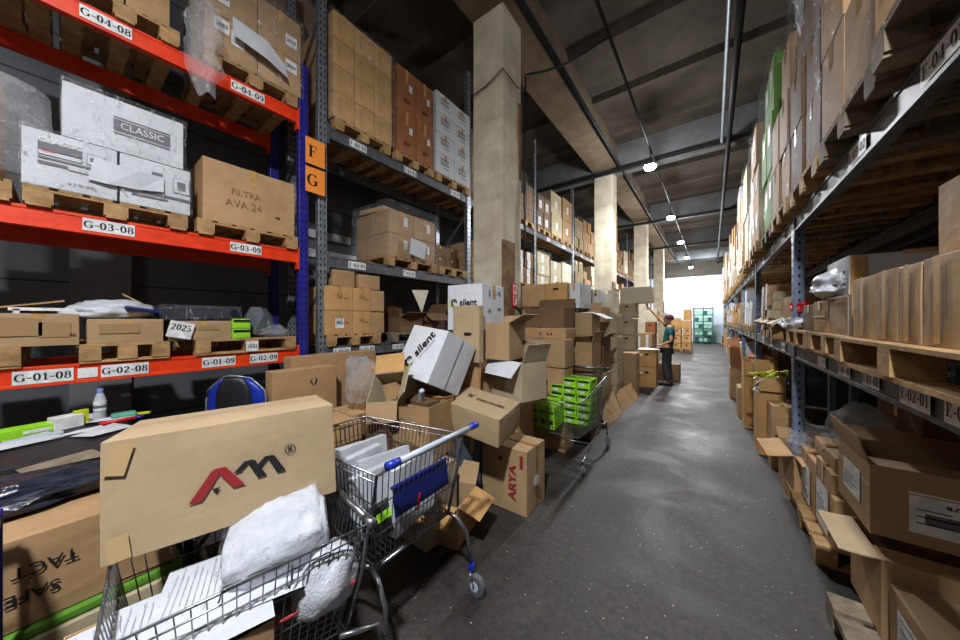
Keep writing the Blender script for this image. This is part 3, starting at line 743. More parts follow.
# top shelf
pal_u('wooden pallet seen from below on the top orange shelf, nearer one', 58, 180, LV[4])
pal_u('wooden pallet under the filmed brown cartons on the top orange shelf', 205, 298, LV[4])
pal_u('wooden pallet at the left edge of the top orange shelf', -60, 50, LV[4])
yy0, yy1 = at(72, 0, X=XF).y, at(172, 0, X=XF).y
for i in range(2):
    w_ = (yy1 - yy0) / 2
    cbox('brown carton on the nearer pallet of the top orange shelf, %s of two' % ('left' if i == 0 else 'right'), XF - .8, XF - .02, yy0 + i * w_, yy0 + (i + 1) * w_ - .01, P4, P4 + .7, m='card')
yy0, yy1 = at(205, 0, X=XF).y, at(302, 0, X=XF).y; wh = (yy1 - yy0)
k = 0
for r_, (z0, hh) in enumerate(((P4, .36), (P4 + .365, .42))):
    for i in range(2):
        cbox('brown filmed carton on the top orange shelf, %s row %s' % (('lower', 'upper')[r_], ('left', 'right')[i]), XF - .8, XF - .01, yy0 + i * wh / 2, yy0 + (i + 1) * wh / 2 - .008, z0, z0 + hh, m='card',
             marks=[('+x', -.2 if i == 0 else .25, .25 if r_ == 0 else -.1, m_label(.11, .12, 0, '2025', .045))] + ([('+x', .1, .1, m_label(.1, .13, 4, '40', .04))] if i == 0 and r_ == 0 else []))
film('glossy stretch film round the brown cartons on the top orange shelf', XF - .84, XF + .03, yy0 - .03, yy1 + .01, P4 - .02, P4 + .80, m='film', amp=.02)
b = MB(); b.add([(-.22, -.02, 0), (.05, -.08, .02), (.24, -.14, 0), (.2, -.02, .01), (.04, .1, .02), (-.22, .14, 0)], [(0, 1, 4, 5), (1, 2, 3, 4)], 'paper', T)
o = b.build('paper_sheet'); p = at(260, 50, X=XF + .05); place(o, (XF + .075, p.y, p.z)); tag(o, 'torn white sheet under the film on the top orange shelf', 'paper')
# ragged end of film that hangs over the beam
bm_ = MB(); vs_ = []; fs = []; nx, nz_ = 8, 16
for j in range(nz_ + 1):
    for i in range(nx + 1):
        s, t = i / nx - .5, j / nz_
        q = Vector((math.sin(s * 7) * .04 + .03, s * (.15 + .10 * math.sin(t * 3)) , -t * .9 + .0)); q += noise.noise_vector(q * 7) * .06
        vs_.append(q)
for j in range(nz_):
    for i in range(nx): a0 = j * (nx + 1) + i; fs.append((a0, a0 + 1, a0 + nx + 2, a0 + nx + 1))
o = bm_.add(vs_, fs, 'filmdense').build('stretch_film', smooth=True); p = at(207, 60, X=-3.5); place(o, (-3.5, p.y - .02, p.z + .60)); tag(o, 'ragged crumpled film hanging down over the top orange beam', 'plastic wrap')
# bottom shelf (G-01)
pal_u('wooden pallet at the left edge of the lower orange shelf', -70, 21, LV[1], along='y'); pal_u('wooden pallet in the middle of the lower orange shelf', 79, 170, LV[1], along='y'); pal_u('wooden pallet at the right end of the lower orange shelf', 196, 296, LV[1], along='y')
zt = at(80, 314, X=XF).z
xface('long brown carton with clear tape at the left of the lower orange shelf', -10, 80, P1, 0, XF - .02, -.45, zt=zt, m='cardtan', tape='y', marks=[('+x', .2, 0, m_rects([(0, 0, .13, .1, 'tapeclear')])), ('+x', -.25, .1, m_rects([(0, 0, .2, .12, 'tapeclear')])), ('+x', .42, -.15, m_text('ae', .03))])
xface('brown carton with white plastic bags on it on the lower orange shelf', 86, 164, P1, 0, XF - .02, -.45, zt=at(86, 319, X=XF).z, m='cardtan', tape='y', marks=[('+x', -.1, .1, m_rects([(0, 0, .2, .07, 'tapeclear')]))])
xface('low brown carton with a 2025 card on the lower orange shelf', 170, 232, P1, 0, XF - .02, -.45, zt=at(170, 321, X=XF).z, m='cardtan', tape='y', marks=[('+x', .1, .15, m_rects([(0, 0, .14, .04, 'tapeclear')]))])
p = at(181, 330, X=XF + .02); b = MB(); b.quad(.155, .135, 'plate', T); b.serif('2025', .05, 'ink', T @ Matrix.Translation((0, .02, .001)), .9)
o = b.build('paper_tag'); place(o, (XF + .015, p.y, p.z), (R(-14), 0, 0)); tag(o, 'tilted white card reading 2025 on the low brown carton', 'card')
p = at(252, 346, X=GX + .05); b = MB(); b.quad(.10, .10, 'plate', T); b.serif('2024', .036, 'ink', T @ Matrix.Translation((0, 0, .001)), .8)
o = b.build('paper_tag'); place(o, (GX + .062, p.y, p.z)); tag(o, 'small white card reading 2024 on the lower orange beam', 'card')
for i in range(2):
    z0 = P1 + i * .095
    xface('bright green slim box on the lower orange shelf, %s of two' % ('lower', 'upper')[i], 232, 251, z0, 0, XF, -.3, zt=z0 + .09, m='green', tape=None, name='green_box', marks=[('+x', 0, .3, m_rects([(0, 0, .13, .022, 'ink')]))])
p0 = at(250, 0, X=XF - .1).y
crumple('grey plastic wrapped tool case on the lower orange shelf', (XF - .2, p0 + .1, P1 + .13), (.16, .14, .2), 'greycase' if 'greycase' in M else 'rubber', 'plastic_case', 'case', .18, 2)
crumple('dark film parcel lying beside the green boxes on the orange shelf', (XF - .1, p0 + .2, P1 + .05), (.1, .14, .08), 'filmdense', 'film_parcel', 'parcel', .3, 3)
crumple('puffy white plastic bag on a brown carton of the lower orange shelf', (XF - .24, at(112, 0, X=XF - .2).y, at(86, 319, X=XF).z + .06), (.16, .26, .09), 'bag', 'plastic_bag', 'bag', .25, 4)
o = MB().box((0, 0, 0), (.3, .3, .025), 'navy').build('folder', bevel=.008); place(o, (XF - .2, at(143, 0, X=XF - .2).y + .04, at(86, 319, X=XF).z + .075), (R(-10), R(5), 0)); tag(o, 'dark blue folder lying beside the puffy white bag', 'folder')
o = wobble_box(.32, .52, .10, 'filmdark' if 'filmdark' in M else 'black', 10, .03, 77).build('film_parcel', smooth=True); place(o, (XF - .2, at(200, 0, X=XF - .2).y, at(170, 321, X=XF).z + .015)); tag(o, 'dark parcel in shiny crumpled film on the low 2025 carton', 'parcel'); film(None, -.17, .17, -.27, .27, -.005, .12, m='film', amp=.02, name='film', parent=o)
for (u, a1, l) in ((20, 12, 'thin wooden slat lying across the long taped carton'), (150, -35, 'thin wooden slat leaning by the dark film parcel')):
    o = MB().box((0, 0, 0), (.05, .38, .012), 'wood').build('wooden_strip'); y_ = at(u, 0, X=XF - .3).y; place(o, (XF - .3, y_, zt + .06), (R(a1), 0, 0)); tag(o, l, 'strip')
o = MB().box((0, 0, 0), (.02, .26, .02), 'plate').box((0, -.1, -.04), (.02, .025, .08), 'plate').build('plastic_strip'); place(o, (XF - .05, at(43, 0, X=XF - .05).y, zt + .03)); tag(o, 'narrow white plastic strip on the long taped carton', 'strip')

# ================================================================== GOODS ON THE GREY RACK, FIRST BAY
def grid(label, X, y0, y1, z0, rows, cols, rh, depth, m, group, marks=(), tape='y', jit=.012, n=3, skip=(), amp=.002):
    w_ = (y1 - y0) / cols; s = -1 if X < 0 else 1
    for r_ in range(rows):
        for c_ in range(cols):
            if (r_, c_) in skip: continue
            j = random.uniform(-jit, jit) * .5
            xs = sorted((X + j, X + j + s * depth))
            cbox(label, xs[0], xs[1], y0 + c_ * w_ + .004, y0 + (c_ + 1) * w_ - .004, z0 + r_ * rh, z0 + (r_ + 1) * rh - .004, m=m, group=group, marks=marks, tape=tape, n=n, amp=amp, bulge=.003)
yF = lambda u, X=XF: at(u, 320, X=X).y
pal_u('pallet under the golden carton stack, top of the first grey bay', 335, 391, LV[4]); pal_u('pallet under the reddish cartons, top of the first grey bay', 396, 434, LV[4]); pal_u('pallet under the white cartons, top of the first grey bay', 437, 470, LV[4])
grid('golden carton in the tall stack on top of the first grey bay', XF, yF(333), yF(392), P4, 4, 3, .315, .8, 'cardgold', 'golden cartons on the top grey shelf', marks=[('+x', 0, 0, m_rects([(-.06, 0, .01, .2, 'tapeclear')]))])
grid('reddish brown carton between the golden and the white stacks', XF, yF(397), yF(433), P4, 2, 2, .62, .8, 'cardred', 'reddish cartons on the top grey shelf', marks=[('+x', 0, -.25, m_text('AV', .09, 'ink')), ('+x', .2, .1, m_label(.06, .1, 3))])
grid('white printed carton in the stack beside the first pillar', XF, yF(436), yF(470), P4, 4, 2, .33, .7, 'white', 'white cartons on the top grey shelf', marks=[('+x', 0, 0, m_rects([(-.02, .08, .2, .02, 'inkgrey'), (-.02, .04, .2, .012, 'inkgrey'), (-.02, 0, .2, .02, 'inkgrey'), (.02, -.06, .14, .012, 'inkgrey')]))])
film('stretch film round the golden cartons on the top grey shelf', XF - .82, XF + .02, yF(332) - .02, yF(393) + .015, P4 - .01, P4 + 1.27, amp=.008)
# middle shelf of the bay
pal_u('pallet under the film wrapped brown load on the middle grey shelf', 388, 437, LV[3]); pal_u('small pallet behind the wrapped brown load near the pillar', 440, 467, LV[3])
grid('brown carton inside the film wrapped load on the middle grey shelf', XF, yF(389), yF(435), P3, 2, 2, .33, .8, 'card', 'film wrapped cartons on the middle grey shelf', marks=[('+x', .15, .1, m_label(.07, .13, 3))], n=4)
cbox('crushed brown carton lying on top of the film wrapped load', XF - .7, XF - .2, yF(389), yF(415), P3 + .67, P3 + .74, m='card', rz=8)
film('wrinkled stretch film round the brown load on the middle grey shelf', XF - .85, XF + .03, yF(388) - .03, yF(436) + .02, P3 - .01, P3 + .78, m='film', amp=.03)
o = MB().quad(.3, .24, 'paper', T).build('paper_sheet'); p = at(417, 249, X=XF + .05); place(o, (XF + .075, p.y, p.z), (R(-8), 0, 0)); tag(o, 'white delivery sheet on the wrapped brown load', 'paper')
grid('small brown carton with tape on the pallet next to the pillar', XF - .2, yF(442), yF(466), P3, 2, 2, .2, .6, 'carddark', 'small cartons beside the first pillar', n=3)
# lower shelf of the bay
pal_u('pallet under the small emblem cartons on the lower grey shelf', 327, 381, LV[1]); pal_u('pallet under open cartons on the lower grey shelf near the pillar', 392, 440, LV[1], m='woodgrey')
em = [('+x', 0, .05, m_emblem(.9, 'inkbrown')), ('+x', .25, .03, m_text('ares', .03, 'inkbrown'))]
g0, g1, g2 = yF(325), yF(353), yF(371)
for r_ in range(2):
    z0 = P1 + r_ * .29
    cbox('brown emblem carton on the lower grey shelf, left of %s row' % ('bottom', 'middle')[r_], XF - .45, XF, g0, g1 - .005, z0, z0 + .285, m='cardgold', marks=em + ([('+x', .0, -.02, m_label(.11, .12, 0, '2025', .045))] if r_ == 0 else []))
    cbox('brown emblem carton on the lower grey shelf, middle of %s row' % ('bottom', 'middle')[r_], XF - .45, XF, g1, g2 - .005, z0, z0 + .285, m='cardgold', marks=em)
    cbox('brown emblem carton on the lower grey shelf, right of %s row' % ('bottom', 'middle')[r_], XF - .47, XF - .02, g2, yF(385), z0, z0 + .275, m='card')
cbox('brown carton alone at left of the top row on the lower grey shelf', XF - .45, XF - .03, yF(334), yF(356), P1 + .58, P1 + .78, m='card', tape='x')
cbox('brown carton alone at right of the top row on the lower grey shelf', XF - .45, XF - .03, yF(360), yF(381), P1 + .575, P1 + .76, m='card', tape='x')
xface('open brown carton with a raised flap on the lower grey shelf', 400, 423, P1, 317, XF - .05, -.45, m='carddark', flaps={'+x': 20, '-x': 80, '-y': 60}, flen=.16)
xface('dark open carton beside the raised flap on the lower grey shelf', 424, 445, P1, 313, XF - .1, -.45, m='carddark', flaps={'+x': -40, '+y': 60}, flen=.2)
o = MB().add([(-.16, 0, 0), (.18, .02, 0), (.0, -.34, .04)], [(0, 1, 2)], 'cream', T).build('paper_sheet'); p = at(420, 292, X=XF); place(o, (XF, p.y, p.z + .02)); tag(o, 'pale pointed cardboard scrap hanging under the middle grey beam', 'scrap')
# ------------------------------------------------------------------ generic loads further along both racks
rg = random.Random(21)
ORD = ['first', 'second', 'third', 'fourth', 'fifth', 'sixth', 'seventh', 'eighth', 'ninth', 'tenth', 'eleventh', 'twelfth', 'thirteenth', 'fourteenth']
TINT = {'card': 'brown', 'cardgold': 'golden brown', 'cardgrey': 'grey brown', 'white': 'white', 'carddark': 'dark brown', 'cream': 'cream', 'cardred': 'reddish brown', 'cardpale': 'pale brown', 'dkgreen': 'green'}
def load(place_, X, y0, y1, z, hmax, far, m, wrapf, depth=.8):
    """one pallet load: pallet, cartons, film"""
    s = -1 if X < 0 else 1; x0, x1 = sorted((X, X + s * depth))
    if far > 1:
        FARP.bb((x0, y0, z + .11), (x1, y1, z + PAL_H), 'wood')
        for q in (0, .5, 1): FARP.bb((x0, y0 + q * (y1 - y0 - .1), z), (x1, y0 + q * (y1 - y0 - .1) + .1, z + .11), 'wood')
        h = hmax / 3
        for a_ in range(3):
            for b_ in range(2):
                if a_ == 2 and rg.random() < .3: continue
                j_ = rg.uniform(-.03, .03); w2 = (y1 - y0) / 2; far_box(x0 + j_, x1 + j_, y0 + b_ * w2 + .01, y0 + (b_ + 1) * w2 - .01, z + PAL_H + a_ * h, z + PAL_H + (a_ + 1) * h - .005, m)
        return
    pallet(TINT[m] + ' load pallet ' + place_, x0, x1, y0, y1, z, 'x', None, 'wood' if rg.random() < .6 else 'woodgrey', not far)
    if far > 1: rows, cols = 2, 1
    elif far: rows, cols = rg.choice([2, 3]), rg.choice([1, 2])
    else: rows, cols = rg.choice([3, 4]), 2
    h = hmax * rg.uniform(.85, 1) / rows
    mk = [('+x' if X < 0 else '-x', rg.uniform(-.2, .2), rg.uniform(-.1, .2), m_label(.16, .2, 4))] if rg.random() < .75 and far < 2 else []
    sk = [(rows - 1, c) for c in range(cols) if rg.random() < .25]
    if cols == 1: sk = []
    grid(TINT[m] + ' carton ' + place_, X + s * .02, y0 + .02, y1 - .02, z + PAL_H, rows, cols, h, depth - .06, m, TINT[m] + ' cartons ' + place_, mk, n=2 if far else 4, jit=.04, skip=sk, tape='y' if not far else None)
    if wrapf: film('film round ' + TINT[m] + ' load ' + place_, x0 - .02, x1 + .02, y0 - .01, y1 + .01, z + PAL_H - .02, z + PAL_H + rows * h + .03, amp=.035, n=10, m='film')
for k in range(1, 8):
    for lv, nm in ((LV[4], 'top'), (LV[3], 'middle')):
        for j in range(3):
            if lv == LV[3] and k > 5: continue
            y0 = FY[k] + .1 + j * .84; m = rg.choice(['card', 'cardgrey', 'cardgrey', 'carddark', 'card', 'cream'])
            load('on %s left shelf, %s bay, %s pallet' % (nm, ORD[k], ORD[j]), XF, y0, y0 + .78, lv, rg.uniform(.9, 1.35) if lv == LV[4] else rg.uniform(.6, 1.15), 0 if k < 2 else (1 if k < 3 else 2), m, rg.random() < .6)
# ================================================================== FOREGROUND
TX = Matrix(((0, 0, 1, 0), (1, 0, 0, 0), (0, 1, 0, 0), (0, 0, 0, 1)))     # drawing plane facing +x
def cart(label, loc, rz, L=.88, w0=.6, w1=.5, zt=.93, zf=.86, zb=.50, handle='greyp', cap='bluep', panel=True, divider=None, hz=1.0, collar='bluep', sp=.034, red=False):
    root = empty('shopping_cart', loc, (0, 0, R(rz))); tag(root, label, 'shopping cart', 'wire shopping carts in the aisle')
    r = .0024; c = MB()
    TB = [Vector((-w0 / 2, .02, zt)), Vector((w0 / 2, .02, zt))]; TF = [Vector((-w1 / 2, L, zf)), Vector((w1 / 2, L, zf))]
    BB = [Vector((-w0 / 2 + .05, .1, zb)), Vector((w0 / 2 - .05, .1, zb))]; BF = [Vector((-w1 / 2 + .04, L - .06, zb + .05)), Vector((w1 / 2 - .04, L - .06, zb + .05))]
    lerp = lambda a, b, t: a + (b - a) * t
    def wall(t0, t1, b0, b1, hs=(.33, .66)):
        n_ = max(3, int((t1 - t0).length / sp))
        for i in range(n_ + 1): c.tube([lerp(t0, t1, i / n_), lerp(b0, b1, i / n_)], r, 'chrome', 4)
        for h in hs: c.tube([lerp(t0, b0, h), lerp(t1, b1, h)], r * 1.25, 'chrome', 4)
        c.tube([b0, b1], .004, 'chrome', 5)
    for k in (0, 1): wall(TB[k], TF[k], BB[k], BF[k])
    wall(TF[0], TF[1], BF[0], BF[1]); wall(TB[0], TB[1], BB[0], BB[1])
    n_ = int(w0 / sp)
    for i in range(n_ + 1): c.tube([lerp(BB[0], BB[1], i / n_), lerp(BF[0], BF[1], i / n_)], r, 'chrome', 4)
    for i in range(8): c.tube([lerp(BB[0], BF[0], i / 7), lerp(BB[1], BF[1], i / 7)], r * 1.2, 'chrome', 4)
    c.build('basket', root)
    rim = MB(); rim.tube([TB[0], TF[0], TF[1], TB[1]], .0055, 'chrome', 6); rim.tube([TB[0] - Vector((0, 0, .035)), TF[0] - Vector((0, 0, .035)), TF[1] - Vector((0, 0, .035)), TB[1] - Vector((0, 0, .035))], .0035, 'chrome', 5)
    rim.tube([TB[0], TB[1]], .005, 'chrome', 6)
    for k in (0, 1):   # hooks on the rim
        p = lerp(TB[k], TF[k], .42); e = Vector(((-1, 1)[k] * .012, 0, 0))
        rim.tube([p + e + Vector((0, -.02, 0)), p + e + Vector((0, -.02, -.06)), p + e * 2 + Vector((0, -.01, -.075)), p + e * 2 + Vector((0, 0, -.05))], .004, 'chrome', 5)
        rim.tube([p + Vector((0, .0, .012)), p + Vector((0, .16, .018)), p + Vector((0, .17, -.02))], .0035, 'chrome', 5)
    rim.build('rim', root, smooth=True)
    hy = -.07 if hz > .85 else .01
    h = MB().tube([(-w0 / 2 + .03, hy, hz), (w0 / 2 - .03, hy, hz)], .0145, handle, 12).build('handle', root, smooth=True)
    if red: MB().tube([lerp(TB[0], BB[0], .55), lerp(TF[0], BF[0], .55)], .006, 'red', 6).build('red_rail', root)
    for s in (-1, 1):
        MB().tube([(s * (w0 / 2 + .015), hy, hz), (s * (w0 / 2 - .05), hy, hz)], [.02, .019], cap, 12).build('end_cap', h, smooth=True)
        MB().tube([(s * (w0 / 2 - .01), hy, hz), (s * (w0 / 2 - .005), .0, zt + .01), (s * w0 / 2, .02, zt), (s * (w0 / 2), .05, zt - .18), (s * (w0 / 2 - .05), .09, zb)], .0075, 'chrome', 6).build('handle_bracket', root, smooth=True)
    if panel:
        b = MB(); b.box((0, 0, 0), (w0 * .62, .012, .135), 'navy'); b.box((0, 0, .072), (w0 * .64, .022, .014), 'bluep')
        o = b.build('child_seat_panel', root, bevel=.003); o.location = (.0, .045, zt - .19); o.rotation_euler = (R(-8), 0, 0)
        MB().box((-.02, -.008, -.07), (.012, .004, .08), 'redbright', Matrix.Rotation(R(25), 4, 'Y')).build('red_tag', o)
    if divider:
        c = MB(); t0, t1 = lerp(TB[0], TF[0], divider), lerp(TB[1], TF[1], divider); b0, b1 = lerp(BB[0], BF[0], divider), lerp(BB[1], BF[1], divider)
        for i in range(15): c.tube([lerp(t0, t1, i / 14), lerp(b0, b1, i / 14)], r, 'chrome', 4)
        c.tube([t0, t1], .005, 'chrome', 6); c.tube([lerp(t0, b0, .4), lerp(t1, b1, .4)], .003, 'chrome', 5); c.build('divider', root)
    ch = MB()
    for s in (-1, 1):
        ch.tube([(s * (w0 / 2 - .045), .12, zb - .01), (s * (w0 / 2 - .03), .05, zb - .03), (s * (w0 / 2 - .015), -.02, .36), (s * (w0 / 2 - .005), -.05, .15)], .0115, 'chrome', 8)
        ch.tube([(s * (w0 / 2 - .05), .14, zb - .02), (s * (w0 / 2 - .06), .3, zb - .08), (s * (w1 / 2 - .0), L * .6, .25), (s * (w1 / 2 - .01), L - .12, .16)], .0105, 'chrome', 8)
    ch.tube([(-w0 / 2 + .05, .1, zb - .015), (w0 / 2 - .05, .1, zb - .015)], .01, 'chrome', 8); ch.tube([(-w1 / 2, L * .6, .25), (w1 / 2, L * .6, .25)], .008, 'chrome', 8)
    ch.build('chassis', root, smooth=True)
    for (wx, wy) in ((w0 / 2 - .005, -.05), (-w0 / 2 + .005, -.05), (w1 / 2 - .01, L - .12), (-w1 / 2 + .01, L - .12)):
        o = MB().tube([(-.016, 0, 0), (-.014, 0, 0), (.014, 0, 0), (.016, 0, 0)], [.05, .062, .062, .05], 'rubber', 18).tube([(-.019, 0, 0), (.019, 0, 0)], .028, 'greyp', 12).build('wheel', root, smooth=False)
        o.location = (wx, wy - .03, .063)
        f = MB();
        for s in (-1, 1): f.tube([(s * .024, 0, 0), (s * .024, .015, .05), (s * .014, .03, .078)], .006, 'chrome', 6)
        f.tube([(0, .03, .07), (0, .03, .11)], .014, 'chrome', 8); f.build('fork', o, smooth=True)
        if collar: MB().tube([(0, .03, .085), (0, .03, .115)], .02, collar, 10).build('collar', o)
    return root
cartA = cart('nearest wire shopping cart holding papers and a white bundle', (-1.38, .785, 0), 173, L=.72, w0=.56, w1=.50, zt=.80, zf=.80, zb=.40, hz=.80, handle='chrome', cap='chrome', panel=False, red=True)
cartB = cart('shopping cart with pale blue-capped handle, full of white packets', (-1.18, 1.135, 0), 92, L=.95, w0=.62, w1=.56, zt=.93, zf=.88, zb=.46)
cartC = cart('farther shopping cart filled with bright green boxes', (-1.365, 4.02, 0), 182, L=.95, w0=.64, w1=.56, zt=.93, zf=.77, zb=.36, handle='chrome', cap='black', collar=None, panel=False)
# contents of the nearest cart
carton('shallow open brown carton lying in the nearest cart', (.34, .46, .26), (-1.335, .20, .42), (0, 4, -9), m='card', flaps={})
for i, (x, y, z, a) in enumerate(((-1.33, .16, .685, -4), (-1.31, .24, .692, -14), (-1.36, .36, .699, -20))):
    b = MB(); b.add([(-.17, -.2, 0), (.17, -.2, .004), (.17, .2, 0), (-.17, .2, .006), (0, 0, .008)], [(0, 1, 4), (1, 2, 4), (2, 3, 4), (3, 0, 4)], 'paper')
    for k in range(20 if i == 0 else 9): b.quad(.2 + .06 * math.sin(k * 2.3), .0012, 'inkgrey', Matrix.Translation((-.02, -.17 + k * .017, .0095)))
    o = b.build('paper_sheet'); place(o, (x, y, z), (0, 0, R(a))); tag(o, ('printed white sheet lowest on the carton in the nearest cart', 'printed white sheet in the middle of the papers in the nearest cart', 'plain white sheet partly under the white bundle')[i], 'paper')
o = wobble_box(.26, .30, .13, 'cloth', 14, .012, 5, .02); 
for i, v in enumerate(o.v): v.z += .007 * math.sin(v.y * 150) * (1 if v.z > .03 else 0)
o = o.build('cloth_bundle', smooth=True); place(o, (-1.36, .52, .72), (R(14), R(14), R(-22))); tag(o, 'thick white folded cloth bundle in clear plastic in the nearest cart', 'bundle')
film(None, -.14, .14, -.16, .16, -.005, .145, m='film', amp=.012, name='plastic_cover', parent=o)
crumple('white plastic bag stuffed at the end of the nearest cart', (-1.19, .60, .62), (.085, .12, .14), 'bag', 'plastic_bag', 'bag', .16, 4, freq=1.3)
b = MB().box((0, 0, 0), (.3, .3, .22), 'black'); o = b.build('black_box', bevel=.006); place(o, (-1.55, .48, .55), (0, 0, R(-8))); tag(o, 'black box deep in the nearest cart behind the white bundle', 'box')
# AM carton across the nearest cart
am = carton('big brown carton with red and black angular logo resting on the cart', (.46, .70, .392), (-1.682, .465, .812), (1.2, -5.6, -16.5), m='cardpale', tape=None, n=12, amp=.004, bulge=.004,
       marks=[('+x', .0, -.06, m_am(.88), 0), ('top', .0, 0, m_rects([(0, 0, .004, .69, 'inkbrown')], 'flap_seam')), ('+x', -.44, .34, m_rects([(0, 0, .05, .1, 'tapepale')], 'tape'), -14), ('+x', -.44, -.38, m_rects([(0, 0, .05, .08, 'tapepale')], 'tape'), 6)])
# contents of the second cart: white packets
ORDW = ('first', 'second', 'third', 'fourth', 'fifth', 'sixth', 'seventh')
for i in range(6):
    o = wobble_box(.34, .05, (.30 + .02 * (i % 3)), 'paper', 6, .006, 60 + i).build('white_packet'); place(o, (-1.93 + i * .115, 1.06 + .12 * (i % 2), .475 + .02 * (i % 2)), (R(-12 + 5 * (i % 3)), R(0), R(82 + 9 * (i % 3)))); tag(o, 'flat white packet standing in the second cart, %s from the far end' % ORDW[i], 'packet', 'white packets in the second cart')
o = MB().box((0, 0, 0), (.06, .24, .14), 'black').box((.032, .02, .02), (.004, .2, .04), 'green').build('black_box', bevel=.004); place(o, (-1.36, 1.0, .60), (0, R(-16), R(4))); tag(o, 'black box with bright green stripe leaning in the second cart', 'box')
# green boxes in the third cart
mkg = [('-y', 0, .25, m_rects([(0, 0, .13, .024, 'ink')])), ('-y', -.1, -.15, m_rects([(0, 0, .06, .03, 'plate')])), ('top', 0, 0, m_rects([(-.02, .0, .12, .03, 'ink')])), ('+x', 0, .2, m_rects([(0, 0, .1, .02, 'ink')]))]
for r_ in range(6):
    for c_ in range(3):
        if r_ == 5 and c_ == 0 : continue
        carton('bright green box stacked at the handle end of the farther cart', (.155, .26, .088), (-1.53 + c_ * .165, 3.74 + .01 * (r_ % 2), .39 + r_ * .088), (0, 0, random.uniform(-3, 3)), m='green', group='green boxes in the farther cart', tape=None, n=1, amp=0, bulge=0, name='green_box', marks=mkg)
for i in range(3):
    carton('bright green box standing on end at the front of the farther cart', (.085, .16, .25), (-1.60 + i * .09, 3.27, .42), (0, 0, 4 * i - 4), m='green', group='upright green boxes in the farther cart', tape=None, n=1, amp=0, bulge=0, name='green_box', marks=[('-y', 0, .2, m_rects([(0, 0, .06, .02, 'ink'), (0, -.1, .05, .05, 'ink')]))])
carton('tall bright green box behind the upright ones in the farther cart', (.16, .12, .30), (-1.50, 3.5, .40), (0, 0, 8), m='green', tape=None, n=1, name='green_box', marks=mkg)
# ------------------------------------------------------------------ bench, clutter, chair, left boxes
t = empty('packing_bench', (-3.05, -.7, 0)); tag(t, 'black topped packing bench under the orange rack', 'table')
MB().box((0, 0, .915), (.86, 1.9, .03), 'black').build('tabletop', t, bevel=.004)
for sx in (-1, 1):
    for sy in (-1, 1): MB().box((sx * .38, sy * .88, .45), (.05, .05, .9), 'black').build('leg', t)
MB().box((0, 0, .2), (.8, 1.8, .02), 'black').build('shelf', t)
TZ = .932
def ontable(u, v): return at(u, v, Z=TZ)
def put(o, u, v, rz, label, cat, dz=0, dx=0): p = ontable(u, v); x = min(max(p.x, -3.42), -2.66); place(o, (x + dx, p.y, TZ + dz), (0, 0, R(rz))); return tag(o, label, cat)
b = MB().tube([(0, 0, 0), (0, 0, .005), (0, 0, .13), (0, 0, .165), (0, 0, .19)], [.026, .03, .03, .022, .012], 'bottle', 16)
M['bottle'] = mat('clear_bottle', (.75, .8, .85), .08); M['bottle'].node_tree.nodes['Principled BSDF'].inputs['Alpha'].default_value = .45
o = b.build('water_bottle', smooth=True); put(o, 100, 420, 0, 'clear water bottle with blue cap standing on the bench', 'bottle')
MB().tube([(0, 0, .19), (0, 0, .215)], .015, 'capblue', 12).build('cap', o); MB().tube([(0, 0, .07), (0, 0, .13)], .0308, 'plate', 16).tube([(0, 0, .085), (0, 0, .105)], .0312, 'inkgrey', 16).build('bottle_label', o)
o = MB().box((0, 0, .025), (.12, .27, .05), 'green').box((.061, .05, .025), (.002, .1, .02), 'plate').build('green_box', bevel=.003); put(o, 20, 436, 12, 'long bright green box lying on the bench', 'box')
o = MB().box((0, 0, .04), (.09, .12, .08), 'plate').build('white_box', bevel=.004); put(o, 66, 428, 20, 'small white box beside the green one on the bench', 'box')
o = MB().box((0, 0, .05), (.03, .06, .1), 'yellow').build('yellow_box', bevel=.003); put(o, 81, 425, 20, 'small yellow green box beside the small white box', 'box')
for (u, v, w_, d_, rz, l) in ((30, 416, .2, .62, 8, 'long white paper wrapper at the back of the bench'), (104, 432, .16, .2, 30, 'white paper sheet near the bench edge below the bottle'), (112, 420, .1, .22, -12, 'white paper strip behind the bottle on the bench'), (12, 446, .18, .3, 20, 'white sheet at the left front of the bench'), (78, 434, .05, .2, 10, 'narrow white strip lying on the black bench top'), (50, 418, .12, .3, -20, 'creased white envelope behind the small white box')):
    o = MB().add([(-w_ / 2, -d_ / 2, 0), (w_ / 2, -d_ / 2, .01), (w_ / 2, d_ / 2, .004), (-w_ / 2, d_ / 2, .016), (0, 0, .02)], [(0, 1, 4), (1, 2, 4), (2, 3, 4), (3, 0, 4)], 'paper').build('paper_sheet'); put(o, u, v, rz, l, 'paper', dz=.004)
o = MB().tube([(0, -.08, .014), (0, .08, .014)], .013, 'redbright', 8).tube([(0, .08, .014), (0, .12, .014)], .013, 'purple', 8).build('marker_pen', smooth=True); put(o, 118, 423, 6, 'thick red marker with purple end on the bench', 'pen')
o = MB().box((0, 0, .02), (.08, .12, .04), 'teal2').build('tape_dispenser', bevel=.012); put(o, 124, 418, 0, 'pale teal plastic block behind the red marker', 'dispenser')
o = MB().box((0, 0, .01), (.03, .14, .015), 'yellow').build('cutter_knife', bevel=.003); put(o, 137, 415, -25, 'yellow green cutter lying at the end of the bench', 'tool')
o = MB().box((0, 0, .02), (.04, .2, .016), 'greyp').build('plastic_ruler', bevel=.003); put(o, 34, 441, 10, 'grey plastic bar in front of the green box', 'ruler')
